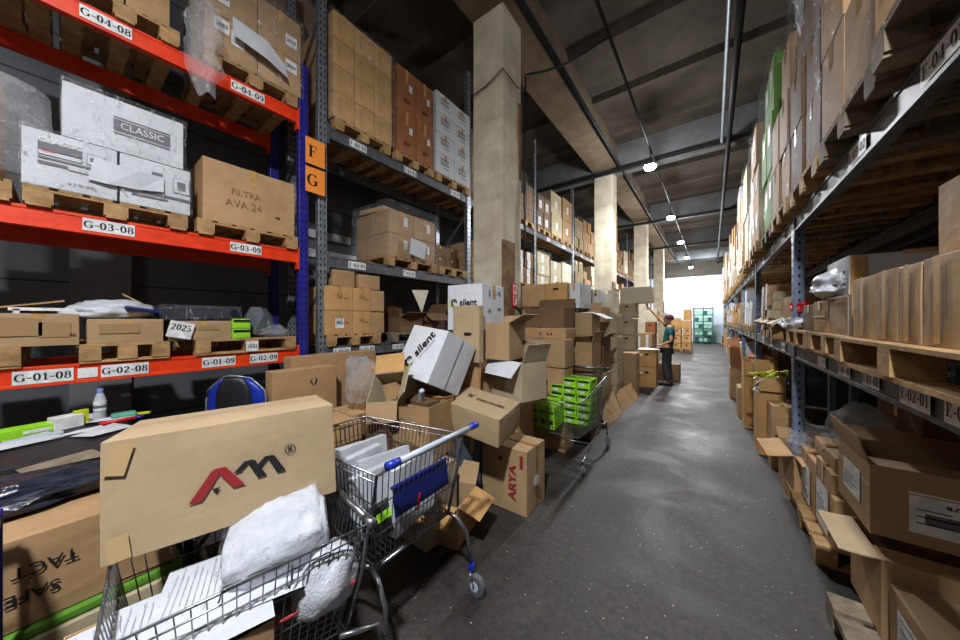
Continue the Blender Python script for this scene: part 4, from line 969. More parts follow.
# big upside down carton
cbox('big brown carton with upside down printed words beside the bench', -2.6, -2.08, -.62, .32, .46, .80, m='card', tape=None, marks=[('+x', (-.045 + .15) / .94, .14, m_text('TACT', .06, 'ink', .01, 1.0), 180), ('+x', (-.075 + .15) / .94, -.14, m_text('SAFE', .06, 'ink', .01, 1.0), 180)])
cbox('flat green carton lid under the upside down printed carton', -2.62, -2.06, -.62, .34, .42, .455, m='dkgreen', tape=None)
cbox('grey carton at the bottom of the stack beside the bench', -2.62, -2.04, -.62, .34, 0, .415, m='cardgrey', tape=None)
o = crumple('glossy black plastic bag lying on the upside down printed carton', (-2.46, -.12, .85), (.2, .42, .09), 'blackbag', 'plastic_bag', 'bag', .3, 3, flat=.3)
o = MB().add([(-.05, -.12, 0), (.07, -.1, .01), (.05, .16, 0), (-.06, .1, .02)], [(0, 1, 2, 3)], 'woodgrey').build('cardboard_scrap'); place(o, (-2.52, -.02, .93)); tag(o, 'grey cardboard scrap lying on the glossy black bag', 'scrap')
# purple rimmed wire trolley at the picture's left edge
r0 = empty('wire_trolley', (-1.87, -.42, 0)); tag(r0, 'purple rimmed wire trolley at the far left edge of the foreground', 'trolley')
b = MB(); w_, d_ = .2, .56
for (xa, ya, xb, yb) in ((-w_ / 2, -d_ / 2, w_ / 2, -d_ / 2), (w_ / 2, -d_ / 2, w_ / 2, d_ / 2), (w_ / 2, d_ / 2, -w_ / 2, d_ / 2), (-w_ / 2, d_ / 2, -w_ / 2, -d_ / 2)):
    for k in range(12): t_ = k / 12; b.tube([(xa + (xb - xa) * t_, ya + (yb - ya) * t_, .1), (xa + (xb - xa) * t_, ya + (yb - ya) * t_, .95)], .003, 'chrome', 4)
    for z_ in (.1, .3, .5, .7): b.tube([(xa, ya, z_), (xb, yb, z_)], .003, 'chrome', 4)
b.build('wire_panel', r0)
b = MB(); b.box((0, d_ / 2, .95), (w_, .02, .04), 'purple'); b.box((0, -d_ / 2, .95), (w_, .02, .04), 'purple'); b.box((w_ / 2, 0, .95), (.02, d_, .04), 'purple'); b.box((-w_ / 2, 0, .95), (.02, d_, .04), 'purple'); b.build('rim', r0, bevel=.004)
for sx in (-1, 1):
    for sy in (-1, 1): MB().tube([(sx * w_ / 2, sy * d_ / 2, 0), (sx * w_ / 2, sy * d_ / 2, .95)], .01, 'purple', 8).build('post', r0)
# office chair
c0 = at(232, 395, D=2.6)
ch = empty('office_chair', (c0.x, c0.y, 0), (0, 0, R(40))); tag(ch, 'office chair with black mesh back and blue side wings behind the big carton', 'chair')
b = MB(); pts = []
for k in range(21):
    a = math.pi * k / 20; pts.append((-.245 * math.cos(a) , 0, .85 + .30 * math.sin(a) ** .55))
vs_ = [Vector((x * s, y - .03 * (1 - abs(s)), .68 + (z - .68) * (s if z > .9 else 1))) for s in (1.0,) for (x, y, z) in pts]
rows = 8; grid_v = []; fs = []
for j in range(rows + 1):
    t_ = j / rows
    hw = .245 * (1 - .0 * t_) * (1 if t_ < .6 else math.sqrt(max(0, 1 - ((t_ - .6) / .4) ** 2 * .75)))
    for i in range(11):
        s = -1 + i / 5; grid_v.append((s * hw, .05 * s * s, .62 + .53 * t_ - .03 * s * s * (t_ > .8)))
for j in range(rows):
    for i in range(10): a0 = j * 11 + i; fs.append((a0, a0 + 1, a0 + 12, a0 + 11))
blk = [f for k, f in enumerate(fs) if 2 <= k % 10 <= 7]; blu = [f for k, f in enumerate(fs) if not 2 <= k % 10 <= 7]
b.add(grid_v, blk, 'black'); o = b.build('backrest', ch, smooth=True); sm = o.modifiers.new('t', 'SOLIDIFY'); sm.thickness = .03
b = MB().add(grid_v, blu, 'bluep'); o2 = b.build('side_wing', ch, smooth=True); sm = o2.modifiers.new('t', 'SOLIDIFY'); sm.thickness = .036
edge = [grid_v[j * 11] for j in range(rows + 1)] + [grid_v[rows * 11 + i] for i in range(1, 11)] + [grid_v[j * 11 + 10] for j in range(rows - 1, -1, -1)]
MB().tube(edge, .009, 'galv', 6).build('back_frame', ch, smooth=True)
wobble_box(.46, .44, .08, 'black', 6, .004, 3, .015).build('seat', ch, smooth=True).location = (0, -.24, .44)
MB().tube([(0, 0, .66), (0, .02, .5), (0, -.1, .42), (0, -.22, .42)], .018, 'black', 8).build('back_bracket', ch)
MB().tube([(0, -.22, .1), (0, -.22, .44)], .028, 'galv', 10).build('gas_lift', ch)
for k in range(5):
    a = R(72 * k); o = MB().tube([(0, -.22, .12), (.26 * math.cos(a), -.22 + .26 * math.sin(a), .08)], [.026, .016], 'black', 8).build('base_arm', ch)
    MB().tube([(.26 * math.cos(a) - .02, -.22 + .26 * math.sin(a), .03), (.26 * math.cos(a) + .02, -.22 + .26 * math.sin(a), .03)], .03, 'black', 10).build('caster', o)
# ================================================================== THE HEAP OF CARTONS
def prop(label, x0, x1, y0, y1, ztop, m='card', rh=.42):
    n_ = max(1, round(ztop / rh)); h = ztop / n_
    for i in range(n_):
        e = .015 * math.sin(i * 3 + x0 * 9)
        cbox(label + (', %s from the floor' % ORD[i] if n_ > 1 else ''), x0 + e, x1 + e, y0, y1, i * h, (i + 1) * h - .006, m=m, n=3)
M_ARYA = m_text('ARYA', .10, 'red', .02, 1.15)
carton('brown carton printed ARYA in red standing on the floor', (.45, .345, .535), (-1.44, 2.43, 0), (0, 0, .3), m='cardtan', tape='y', marks=[('-y', .22, -.02, M_ARYA, 90), ('-y', -.05, .3, m_rects([(0, 0, .03, .03, 'ink')])), ('-y', .40, .33, m_rects([(0, 0, .03, .10, 'red')])), ('+x', 0, 0, m_rects([(0, 0, .01, .52, 'inkbrown')], 'flap_seam'))])
carton('brown carton printed with a curly emblem and letters, lying on the ARYA one', (.54, .36, .235), (-1.57, 2.11, .715), (9, 8, 5), m='cardpale', tape=None, amp=.003, n=8,
       marks=[('top', -.2, .05, lambda T, s: ('printed_logo', (lambda b: (ringstrip(b, .012, .022, 0, 360, 'inkbrown', T @ Matrix.Translation((-.02, 0, 0)), 16, False), ringstrip(b, .018, .03, 60, 300, 'inkbrown', T @ Matrix.Translation((.02, 0, .001))), ringstrip(b, .02, .032, -60, 120, 'inkbrown', T @ Matrix.Translation((-.045, 0, .001))), b)[-1])(MB()))), ('top', .16, -.02, m_text('EVISORAMA', .055, 'inkbrown', .02, .9))])
prop('blue grey carton under the curly emblem carton', -2.0, -1.69, 1.98, 2.26, .66, m='bluegrey', rh=.7)
SIL = [('-y', -.02, .05, m_silent(1.02), 62)]
carton('white carton printed silent, tilted on top of the heap', (.443, .383, .439), (-1.95, 1.835, 1.08), (-25, 6, -4), m='white', tape=None, n=8, amp=.003, marks=SIL + [('+x', 0, 0, m_rects([(.0, 0, .008, .43, 'inkgrey')], 'flap_seam'))])
carton('white carton printed silent standing upright behind the tilted one', (.40, .44, .442), (-1.93, 2.52, 1.521), (0, 0, 5.6), m='white', tape='y', n=6, marks=[('-y', .0, .1, m_silent(.84)), ('+x', 0, .2, m_rects([(-.1, .05, .03, .06, 'inkgrey'), (.1, .06, .05, .03, 'inkgrey'), (-.1, -.12, .04, .03, 'inkgrey'), (.1, -.1, .05, .02, 'ink')]))])
prop('brown carton under the upright white silent carton', -2.15, -1.75, 2.35, 2.72, 1.515, m='card')
prop('brown carton in the heap below the tilted white carton', -2.15, -1.72, 1.62, 1.95, 1.0, m='carddark')
carton('open brown carton high on the heap before the pillar', (.36, .345, .348), (-1.66, 2.56, 1.249), (0, 0, 4.2), m='cardtan', flaps={'+x': 22, '+y': 30}, flen=.16)
yface('tall narrow brown carton with a handle hole between the white cartons', 453, 479, 306, 362, 2.195, .07, m='cardpale', tape=None, marks=[('-y', .1, .0, m_hole())])
prop('brown carton below the tall narrow one with handle hole', at(453, 0, Y=2.195).x, at(479, 0, Y=2.195).x - .05, 2.235, 2.275, at(466, 362, Y=2.195).z - .006)
carton('open brown carton with white inner flaps beside the emblem carton', (.42, .31, .35), (-1.47, 2.57, .90), (0, 0, -17), m='cardgrey', flaps={'-y': -52, '-x': 28, '+y': 105, '+x': 62}, flen=.17, fill={'-y': 'white', '-x': 'white'})
prop('brown carton under the open one with white flaps', -1.78, -1.50, 2.62, 2.95, .88, m='card')
carton('open brown carton facing the cart below the tilted white carton', (.40, .34, .42), (-1.88, 1.72, .56), (0, 0, 10), m='card', flaps={'-x': 70, '+y': 60}, flen=.13)
prop('grey brown carton under the open one behind the second cart', -1.98, -1.6, 1.5, 1.82, .55, m='cardgrey')
carton('grey foam lined open carton leaning towards the cart', (.28, .26, .26), (-2.13, 1.72, .93), (52, -8, 22), m='cardgrey', flaps={'+y': 28, '-y': -30, '+x': 40}, flen=.15, fill={'+y': 'cardgold', '-y': 'cardtan'})
prop('brown carton under the leaning grey lined one', -2.36, -2.0, 1.45, 1.8, .84, m='carddark')
o = MB().box((0, 0, .06), (.035, .035, .14), 'greyp').build('foam_block', bevel=.003); p = at(421, 402, D=2.42); place(o, p, (R(20), R(28), 0)); tag(o, 'short grey foam block sticking out of the open carton', 'foam')
carton('long brown carton wrapped in film leaning behind the second cart', (.16, .13, .42), (-2.62, 1.62, .82), (4, 24, 30), m='card', tape=None, marks=[('-y', -.2, 0, m_rects([(0, 0, .025, .42, 'tape'), (.05, 0, .02, .42, 'tape')], 'tape'))])
crumple('clear crumpled film round the long leaning carton', (-2.55, 1.60, 1.05), (.19, .13, .27), 'filmdense', 'stretch_film', 'plastic wrap', .25, 4)
prop('brown carton under the film wrapped leaning one', -2.78, -2.44, 1.45, 1.78, .82)
xface('wide flat brown carton with black horn emblem, front one of two', 272, 337, 0, 373, -3.02, -.16, m='card', tape=None, marks=[('+x', .1, .38, m_emblem(1.0))], n=6)
xface('wide flat brown carton with black horn emblem, rear one of two', 290, 376, 0, 358, -3.22, -.16, m='card', tape=None, marks=[('+x', .25, .42, m_emblem(1.0))], n=6)
carton('open brown carton on the floor beside the second cart', (.34, .32, .30), (-1.63, 1.76, 0), (0, 0, 14), m='cardtan', flaps={'+x': -25, '-y': -30, '+y': 60}, flen=.17, fill={'+x': 'cardgold', '-y': 'cardgold'})
cbox('brown carton behind the rim of the second cart', -2.5, -2.14, .95, 1.35, 0, .86, m='card')
crumple('small clear film ball at the foot of the ARYA carton', (-1.17, 2.35, .28), (.02, .05, .05), 'filmdense', 'film_ball', 'plastic wrap', .3, 2)
# second line of the heap
H2 = [
 ('long rounded brown carton lying across the heap', 514, 565, 339, 366, 3.62, .30, 'cardtan', {}, [('-y', -.3, .2, m_text('FRAGE', .05, 'inkbrown'))]),
 ('brown carton with small printed signs under the dark open one', 515, 566, 328, 339.5, 3.75, .34, 'card', {}, [('-y', .1, 0, m_rects([(-.05, 0, .03, .05, 'inkgrey'), (.05, 0, .02, .03, 'ink'), (.1, 0, .02, .03, 'ink')]))]),
 ('dark brown open carton lying on its side across the heap', 525, 564, 308, 329, 3.80, .38, 'carddark', dict(flaps={'-x': 20, '+y': 70}, flen=.15), []),
 ('plain brown carton above the dark one next to the pillar', 516, 545, 285, 307, 4.25, .4, 'card', {}, []),
 ('brown carton with handle hole on the upper row of the heap', 545.5, 567, 283, 307, 4.25, .4, 'cardgold', {}, [('-y', 0, .25, m_hole())]),
 ('white carton with bright side at the top of the heap', 568, 580, 283, 308, 4.35, .5, 'white', {}, []),
 ('open carton with pale foam lip right of the dark open carton', 570, 592, 313, 336, 4.35, .4, 'cardtan', dict(flaps={'+x': -28, '-y': 172, '+y': 60}, flen=.2, fill={'+x': 'white', '-y': 'cream'}), []),
 ('open carton with torn front flap below the pale lipped one', 568, 592, 342, 366, 4.20, .4, 'card', dict(flaps={'-y': 30, '+x': 70, '+y': 80}, flen=.14), []),
 ('narrow brown carton in front of the white perforated pair', 580, 585, 288, 306, 5.1, .4, 'cardred', {}, []),
 ('white carton with round holes in the upper row, left of two', 585.5, 592, 289, 306, 5.6, .4, 'white', {}, [('-y', .0, .2, m_hole(.05, .03))]),
 ('white carton with round holes in the upper row, right of two', 592.5, 599, 290, 306, 5.6, .4, 'white', {}, [('-y', .0, .2, m_hole(.05, .03))]),
 ('cream open carton with a high back flap in the upper row', 602, 614, 294, 313, 6.1, .4, 'cream', dict(flaps={'+y': 90, '+x': 80}, flen=.1), []),
 ('brown carton below the white perforated pair', 588, 603, 306.5, 322, 5.5, .45, 'card', {}, []),
 ('grey brown carton in the second row below the cream one', 600, 616, 314, 336, 6.0, .45, 'cardgrey', {}, []),
 ('grey brown carton in the third row below the cream one', 600, 617, 336.5, 362, 6.0, .45, 'cardgrey', {}, []),
 ('brown open carton sagging beside the farther cart', 592, 604, 338, 372, 5.1, .4, 'carddark', dict(flaps={'+x': 30, '-y': 60}, flen=.12), []),
]
for (l, u0, u1, vt, vb, Y, dp, m, kw, mk) in H2:
    yface(l, u0, u1, vt, vb, Y, dp, m=m, marks=mk, tape=('x' if not kw else None), **kw)
    a, b_ = at(u0, 320, Y=Y).x, at(u1, 320, Y=Y).x
def heap(x0, x1, y0, y1, zt, m, rh):
    n_ = max(1, round(zt / rh))
    for i in range(n_): e = rg.uniform(-.03, .03); far_box(x0 + e, x1 + e, y0, y1, i * zt / n_, (i + 1) * zt / n_ - .006, m)
def under(tag_, u0, u1, v, Y, dp, m='card', rh=.4):
    a, b_ = at(u0, 320, Y=Y).x, at(u1, 320, Y=Y).x; z = at((u0 + u1) / 2, v, Y=Y).z - .006
    prop(tag_, a, b_, Y + .01, Y + dp, z, m, rh)
under('brown carton under the long rounded one', 514, 565, 366, 3.62, .3)
under('brown carton at the heap back behind the rounded one', 517, 566, 308, 4.27, .38, 'cardtan', .5)
under('dark brown carton under the torn front flap one', 568, 592, 366, 4.20, .4, 'carddark', .45)
under('brown carton below the white topped one at the back of the heap', 580, 600, 306, 5.12, .35, 'card', .5) if False else None
under('grey carton at the foot of the row behind the farther cart', 600, 617, 362, 6.0, .45, 'cardgrey')
under('brown carton at the foot behind the torn one', 592, 604, 372, 5.1, .4, 'card')
o = MB().box((0, 0, 0), (.012, .9, .4), 'cardtan').build('cardboard_sheet'); place(o, (-1.33, 5.3, .19), (0, R(-24), R(-2))); tag(o, 'flattened brown cardboard sheet leaning at the foot of the heap', 'cardboard')
o = MB().box((0, 0, 0), (.012, 1.1, .34), 'card').build('cardboard_sheet'); place(o, (-1.31, 6.5, .16), (0, R(-20), R(-4))); tag(o, 'second flattened cardboard sheet leaning by the white topped cartons', 'cardboard')
# stacks near the worker
SH = [('topmost', 303.5, 318), ('second', 319, 334), ('third', 335, 350), ('fourth', 350.5, 367), ('lowest', 367.5, 388)]
for (nm, vt, vb) in SH:
    yface('grey brown archive carton with handle hole, %s in the tall stack' % nm, 618.5 + random.uniform(-.6, .6), 635 + random.uniform(-.6, .6), vt, vb if nm != 'lowest' else 600, 7.7, .42, m='cardgrey', marks=[('-y', 0, .28, m_hole(.08, .035))])
yface('long pale carton being pushed onto the tall stack by the worker', 620, 651.5, 287, 303, 7.75, .42, m='cream', tape='y')
for k, (nm, vt, vb) in enumerate((('upper', 354, 374), ('lower', 374, 600))):
    yface('white topped grey carton at the foot of the stacks, %s' % nm, 604, 619, vt, vb, 6.75, .4, m='cream' if k == 0 else 'cardgrey')
yface('pale topped brown carton leaning against the tall stack', 622, 636, 353, 600, 7.1, .4, m='cardtan')
for k, (nm, vt, vb) in enumerate((('upper', 350, 367), ('lower', 367.5, 600))):
    yface('brown archive carton beside the worker, %s of two' % nm, 637.5, 656, vt, vb, 8.45, .45, m='cardgold', marks=[('-y', 0, .25, m_hole(.1, .05)), ('-y', -.3, .2, m_rects([(0, 0, .06, .06, 'plate')]))])
b = MB().add([(-.25, -.2, 0), (.28, -.22, .02), (.3, .2, 0), (-.2, .22, .02), (0, 0, .05)], [(0, 1, 4), (1, 2, 4), (2, 3, 4), (3, 0, 4)], 'paper').build('paper_sheet'); p = at(646, 350, Y=8.6); place(b, (p.x, 8.65, p.z + .01)); tag(b, 'crumpled white paper on the carton beside the worker', 'paper')
yface('white edged carton with packets behind the carton pair', 636, 652, 333, 350, 9.3, .4, m='card', marks=[('-y', -.1, 0, m_rects([(-.1, 0, .1, .3, 'plate'), (.12, 0, .06, .36, 'plate')]))])
yface('brown carton standing behind the white edged one', 645, 655, 322, 334, 10.2, .5, m='cardred', marks=[('-y', 0, .25, m_hole())])
yface('cream carton on top of the brown one behind the worker', 645, 657, 310, 321.5, 10.2, .5, m='cream')
prop('brown carton below the row behind the white edged one', at(636, 0, Y=9.3).x, at(652, 0, Y=9.3).x, 9.32, 9.7, at(644, 350, Y=9.3).z - .01)
prop('reddish carton below the brown one behind the worker', at(645, 0, Y=10.2).x, at(655, 0, Y=10.2).x, 10.22, 10.7, at(650, 334, Y=10.2).z - .01, 'cardred')
yface('low dark carton with white top behind the worker', 655, 679.5, 364, 600, 9.75, .4, m='carddark')
# stock further along the left
for k in range(7):
    y = 11.3 + k * 2.1
    for j in range(2):
        if k == 4 and j == 0: continue
        (heap if k > 1 else lambda *a: prop('carton on the floor before left rack, %s heap, %s column' % (ORD[k], ORD[j]), *a))(-2.1 - j * .6, -1.62 - j * .6, y, y + .5, rg.uniform(.9, 2.0), rg.choice(['card', 'cardgold', 'cardgrey', 'cream']), .45)
# far pallet loads left of the green shelves
Y0 = 19.0
for (l, u0, u1, vt, vb, Y) in (('lowest left', 671.5, 680.5, 343.5, 350.5, Y0), ('lowest right', 682, 691, 343.5, 350.5, Y0), ('middle left', 671.5, 680.5, 336, 343, Y0), ('middle right', 682, 691, 336, 343, Y0), ('upper left', 673, 681, 328.5, 335.5, Y0), ('upper right', 683, 691.5, 328.5, 335.5, Y0)):
    yface('brown archive carton on the far pallet, ' + l, u0, u1, vt, vb, Y, .8, m='cardgold', n=2, zb=(.14 if 'lowest' in l else None), marks=[('-y', 0, .2, m_hole(.12, .06))])
yface('long golden carton lying across the far pallet stack', 672, 691, 320.5, 328, Y0, .8, m='cardgold', n=2)
yface('upright brown carton on the very top of the far pallet stack', 683.5, 691, 309.5, 320, Y0, .6, m='cardgold', n=2)
pallet('pallet under the far archive cartons', at(671, 0, Y=Y0).x, at(692, 0, Y=Y0).x, Y0, Y0 + .9, 0, detail=False)
# green crates against the end wall
Yg = 26.2; X0, X1 = at(693, 0, Y=Yg).x, at(713.5, 0, Y=Yg).x
t = empty('storage_shelf', ((X0 + X1) / 2, Yg + .4, 0)); tag(t, 'dark green shelf rack before the white end wall', 'shelf'); W_ = X1 - X0
for sx in (-1, 0, 1):
    for sy in (-1, 1): MB().box((sx * (W_ / 2 - .03), sy * .37, 1.25), (.05, .05, 2.5), 'glassgreen').build('post', t)
for k in range(6): MB().box((0, 0, .12 + k * .46), (W_, .78, .05), 'glassgreen').build('shelf', t)
for k in range(5):
    for j in range(4):
        xx0 = X0 + .08 + j * (W_ - .16) / 4; o = wobble_box((W_ - .16) / 4 - .03, .55, .26, 'teal3' if (k + j) % 3 else 'glassgreen', 3, .02, k * 7 + j).build('storage_crate'); place(o, (xx0 + (W_ - .16) / 8, Yg + .35, .15 + k * .46)); tag(o, 'pale green crate on the far green shelf rack, %s shelf from the floor' % ORD[k], 'crate', 'crates on the %s far green shelf' % ORD[k])

# ================================================================== RIGHT SIDE
pallet('weathered pallet on the floor at the lower right corner', .50, 1.5, 1.45, 2.5, 0, 'x', None, 'woodgrey')
cbox('near brown carton with tape at the lower right corner', .64, 1.45, 1.48, 2.22, PAL_H, .44, m='cardtan', tape='x', n=8, marks=[('-x', -.12, .02, m_label(.36, .2, 4))])
carton('open brown carton with its flap over the aisle at lower right', (.78, .40, .37), (1.02, 2.47, PAL_H), (0, 0, 0), m='card', flaps={'-x': 4, '+x': 165, '-y': 175}, flen=.13, fill={'-x': 'cardpale'})
carton('big brown carton with white labels on the right, strapped', (.80, .48, .345), (1.03, 2.64, .555), (0, 0, 0), m='cardtan', flaps={'+y': 28, '-y': 174, '+x': 168, '-x': 82}, flen=.13,
       marks=[('-x', -.02, .02, m_label(.25, .17, 6, 'L', .03)), ('-y', -.19, -.04, m_label(.26, .19, 3, 'e.m', .035, True)), ('-x', 0, .2, m_rects([(0, 0, .48, .006, 'plate')], 'strap')), ('-y', 0, .2, m_rects([(0, 0, .79, .006, 'tape')], 'strap'))])
pallet('pallet under the labelled cartons on the right floor', .55, 1.45, 2.98, 4.0, 0, 'x')
for (l, y0, y1, z) in (('near', 2.96, 3.34, .62), ('far', 3.38, 3.86, .54)):
    cbox('brown carton with tall white label facing the aisle, %s one' % l, .62, 1.2, y0, y1, PAL_H, z, m='card', tape='y', marks=[('-x', 0, -.08, m_label(.28, .3, 5, 'e', .04))])
cbox('brown carton with small white label lowest beside the pallet', .61, .8, 2.86, 2.94, PAL_H + .05, .5, m='card', tape=None)
carton('open brown carton stuffed with clear film on the right floor', (.50, .50, .44), (.80, 4.05, 0), (0, 0, 4), m='card', flaps={'-y': -12, '-x': -8, '+y': 30}, flen=.17, fill={'-y': 'cardgold', '-x': 'cardgold'})
crumple('clear crumpled film bulging from the open carton on the right', (.80, 4.0, .48), (.26, .28, .18), 'filmdense', 'plastic_bag', 'plastic wrap', .35, 4)
crumple('shiny clear plastic bag ballooned beside the labelled carton', (.82, 3.25, .86), (.16, .2, .19), 'filmdense', 'plastic_bag', 'plastic wrap', .2, 4)
cbox('brown carton under the shiny plastic bag on the right', .64, 1.15, 3.0, 3.5, .62, .72, m='card')
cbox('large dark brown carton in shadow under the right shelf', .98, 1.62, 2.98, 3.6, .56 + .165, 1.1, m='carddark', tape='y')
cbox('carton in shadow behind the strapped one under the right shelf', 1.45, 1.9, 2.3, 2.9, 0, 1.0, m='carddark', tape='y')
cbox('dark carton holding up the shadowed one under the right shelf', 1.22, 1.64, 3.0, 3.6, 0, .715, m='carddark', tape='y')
o = MB().box((0, 0, 0), (.3, .5, .02), 'redbright').box((0, .02, .012), (.2, .3, .006), 'plate').build('red_folder'); p = at(870, 418, Y=3.2); place(o, (1.2, 3.2, 1.115), (0, 0, R(10))); tag(o, 'red and white folder on the shadowed carton under the shelf', 'folder')
R2 = [
 ('brown carton with yellow and white plastic straps spilling out', 758, 786, 378, 432, 5.0, .5, 'cardgold', dict(flaps={'-y': -80, '+y': 84, '-x': 86}, flen=.16)),
 ('brown closed carton before the strap filled one', 771, 795, 407, 600, 4.62, .3, 'card', {}),
 ('tall open brown carton beyond the strap filled one', 744, 759, 362, 418, 6.1, .5, 'cardgold', dict(flaps={'-y': -84, '-x': 88}, flen=.2)),
 ('low brown carton at the aisle edge by the tall open one', 738, 747, 388, 600, 6.7, .4, 'cardtan', {}),
 ('brown carton stack beyond the second right upright, lower', 730, 741, 368, 600, 8.2, .5, 'card', {}),
 ('brown carton stack beyond the second right upright, upper', 731, 742, 348, 367.5, 8.2, .5, 'cardred', dict(flaps={'-x': 30, '+y': 70}, flen=.2)),
]
for (l, u0, u1, vt, vb, Y, dp, m, kw) in R2:
    if vb < 600: kw = dict(kw, zb=0)
    yface(l, u0, u1, vt, vb, Y, dp, m=m, tape='x' if 'flaps' not in kw else None, **kw)
for k in range(9):
    p = at(762 + k * 2.8, 376 + (k % 3) * 7, Y=5.0)
    o = MB(); pts = [Vector((math.cos(t * .9 + k) * .1 * (1 + .3 * math.sin(t * 2)), math.sin(t * 1.1 + k) * .07, .05 * math.sin(t * 1.7 + k))) for t in range(9)]
    o = o.tube(pts, .013, ('yellow', 'paper', 'greyp')[k % 3], 5).build('plastic_strap', smooth=True); place(o, (p.x, 5.02 + .02 * k, max(p.z, .3))); tag(o, '%s plastic strap coil spilling from the brown carton on the right' % ('yellow', 'white', 'grey')[k % 3], 'strap', '%s straps in the carton on the right' % ('yellow', 'white', 'grey')[k % 3])
o = MB().box((0, 0, 0), (.02, .3, .4), 'paper').build('paper_sheet'); p = at(751, 404, X=.55); place(o, (.56, p.y, p.z), (0, R(-8), 0)); tag(o, 'white board leaning on the tall open carton on the right', 'board')
for k in range(11):
    y = 9.4 + k * 1.6
    for j in range(2):
        a = .60 + rg.uniform(-.08, .1) + j * .5
        (heap if k > 1 else lambda *a: prop('carton on the floor under right rack, %s heap, %s column' % (ORD[k], ORD[j]), *a))(a, a + .45, y, y + .6 + rg.uniform(0, .5), rg.uniform(.5, 1.15), rg.choice(['card', 'cardgold', 'cardred', 'carddark', 'white']), .5)
# lower right shelf
PE = EL + PAL_H
pallet('light wooden pallet at the near end of the lower right shelf', .50, 1.45, 1.22, 2.36, EL, 'y', None, 'wood')
pallet('wooden pallet in the middle of the lower right shelf', .55, 1.45, 2.42, 3.2, EL, 'y', None, 'wood')
pallet('wooden pallet before the first right upright on the shelf', .55, 1.45, 3.24, 4.0, EL, 'y', None, 'wood')
ys = [at(u, 0, X=.56).y for u in (853, 876, 898.5, 922, 962)]
for k in range(4):
    cbox('tall brown carton in the tight row on near right pallet, %s from far' % ORD[k], .56, 1.2, ys[k + 1] + .004, ys[k] - .004, PE, 1.815 + .004 * (k % 2), m='cardtan', tape=None, n=8, amp=.005, marks=[('-x', .05, .02, m_rects([(0, 0, .035, .27, 'tape')], 'tape')), ('-x', .3, .1, m_rects([(0, 0, .008, .16, 'inkbrown')]))])
cbox('brown carton with shiny tape standing on the tight row', .60, 1.1, 1.28, 1.73, 1.822, 2.06, m='card', tape='y', marks=[('-x', .36, .1, m_rects([(0, 0, .03, .16, 'filmdense')], 'tape'))])
cbox('white carton with brown edge behind the tight row', .62, 1.5, 2.66, 3.06, 1.765, 1.985, m='white', tape=None, marks=[('-y', -.46, 0, m_rects([(0, 0, .06, .21, 'tape')], 'tape')), ('-y', .0, .49, m_rects([(0, 0, .5, .02, 'tape')], 'tape'))])
cbox('brown carton with white and blue edges under the white carton', .60, 1.25, 2.52, 2.92, PE, 1.76, m='cardtan', tape=None, marks=[('-x', .46, 0, m_rects([(0, 0, .02, .22, 'plate')])), ('-x', -.47, 0, m_rects([(0, 0, .014, .22, 'bluep')])), ('-x', 0, .47, m_rects([(0, 0, .38, .012, 'plate')]))])
cbox('brown taped carton next to the white edged one', .60, 1.2, 2.95, 3.3, PE, 1.75, m='cardgold', tape='y', marks=[('-x', 0, .0, m_rects([(0, 0, .3, .012, 'tape')]))])
cbox('dark brown carton before the first right upright on the shelf', .62, 1.2, 3.34, 3.75, PE, 1.74, m='carddark', tape='y')
crumple('white plastic bag slumped over the cartons on the right shelf', (.70, 3.0, 1.84), (.16, .36, .12), 'bag', 'plastic_bag', 'bag', .35, 4, rz=-14)
cbox('brown carton beyond the upright with red wrapping beside it', .64, 1.3, 4.3, 4.9, PE, 1.86, m='card')
crumple('crumpled bright red plastic wrapping on the right shelf', (.66, 4.12, 1.74), (.07, .13, .09), 'redbright', 'plastic_wrapping', 'plastic wrap', .5, 3)
crumple('silvery plastic parcel lying on the right shelf by the upright', (.62, 4.15, 1.58), (.1, .25, .07), 'bag', 'film_parcel', 'parcel', .4, 3)
for k in range(3):
    o = MB().box((0, 0, 0), (.36, .34, .03), ('cream', 'cardgrey', 'cardtan')[k]).build('cardboard_sheet', bevel=.004); place(o, (.68, 4.9 + k * .55, 1.66 + .01 * k), (0, R(-32), R(6 * k))); tag(o, 'pale cardboard lid tilted on the right shelf, %s beyond the upright' % ORD[k], 'cardboard')
for k in range(1, 7):
    for j in range(3):
        y0 = EY[k + 1] + .12 + j * .97 + (0 if k > 1 else .0)
        if k == 1 and j == 0: y0 += .75
        if k == 1 and j == 2: continue
        m = rg.choice(['card', 'cardgrey', 'carddark', 'white', 'card', 'cardgold'])
        load('on lower right shelf, %s bay, %s pallet' % (ORD[k], ORD[j]), .56, y0, y0 + .86, EL, rg.uniform(.35, .8), 0 if k < 2 else (1 if k < 3 else 2), m, rg.random() < .3)
# upper right shelf
UP = EU
seqm = ['cardgold', 'card', 'carddark', 'card', 'dkgreen', 'card', 'white', 'cardgrey', 'card', 'white', 'cardred', 'cardgrey', 'card', 'white', 'card', 'cream', 'card', 'white', 'cardgrey', 'card', 'cream', 'card', 'white', 'card']
y = 1.05; k = 0
while y < 24 and k < len(seqm):
    if not any(abs(y + .43 - e) < .0 for e in EY):
        bay = max(0, int((y - EY[1]) / 3.1)); pn = ORD[k % 14] if k < 14 else ORD[k - 14]
        load('on upper right shelf, %s pallet from the camera' % ORD[min(k, 13)], .50 + rg.uniform(-.03, .04), y, y + .84, UP, (1.75, 1.55, 1.8, 1.5, 2.0)[k % 5], 0 if k < 5 else (1 if k < 8 else 2), seqm[k], k % 3 != 0, .9)
    y += .92; k += 1
b = MB(); vs_ = []; fs = []
for j in range(15):
    for i in range(7):
        s, t_ = i / 6 - .5, j / 14; vs_.append(Vector((s * .05, s * .25 * (1 - t_ * .7), -t_ * 1.1)) + noise.noise_vector(Vector((s * 4, t_ * 9, 2))) * .05)
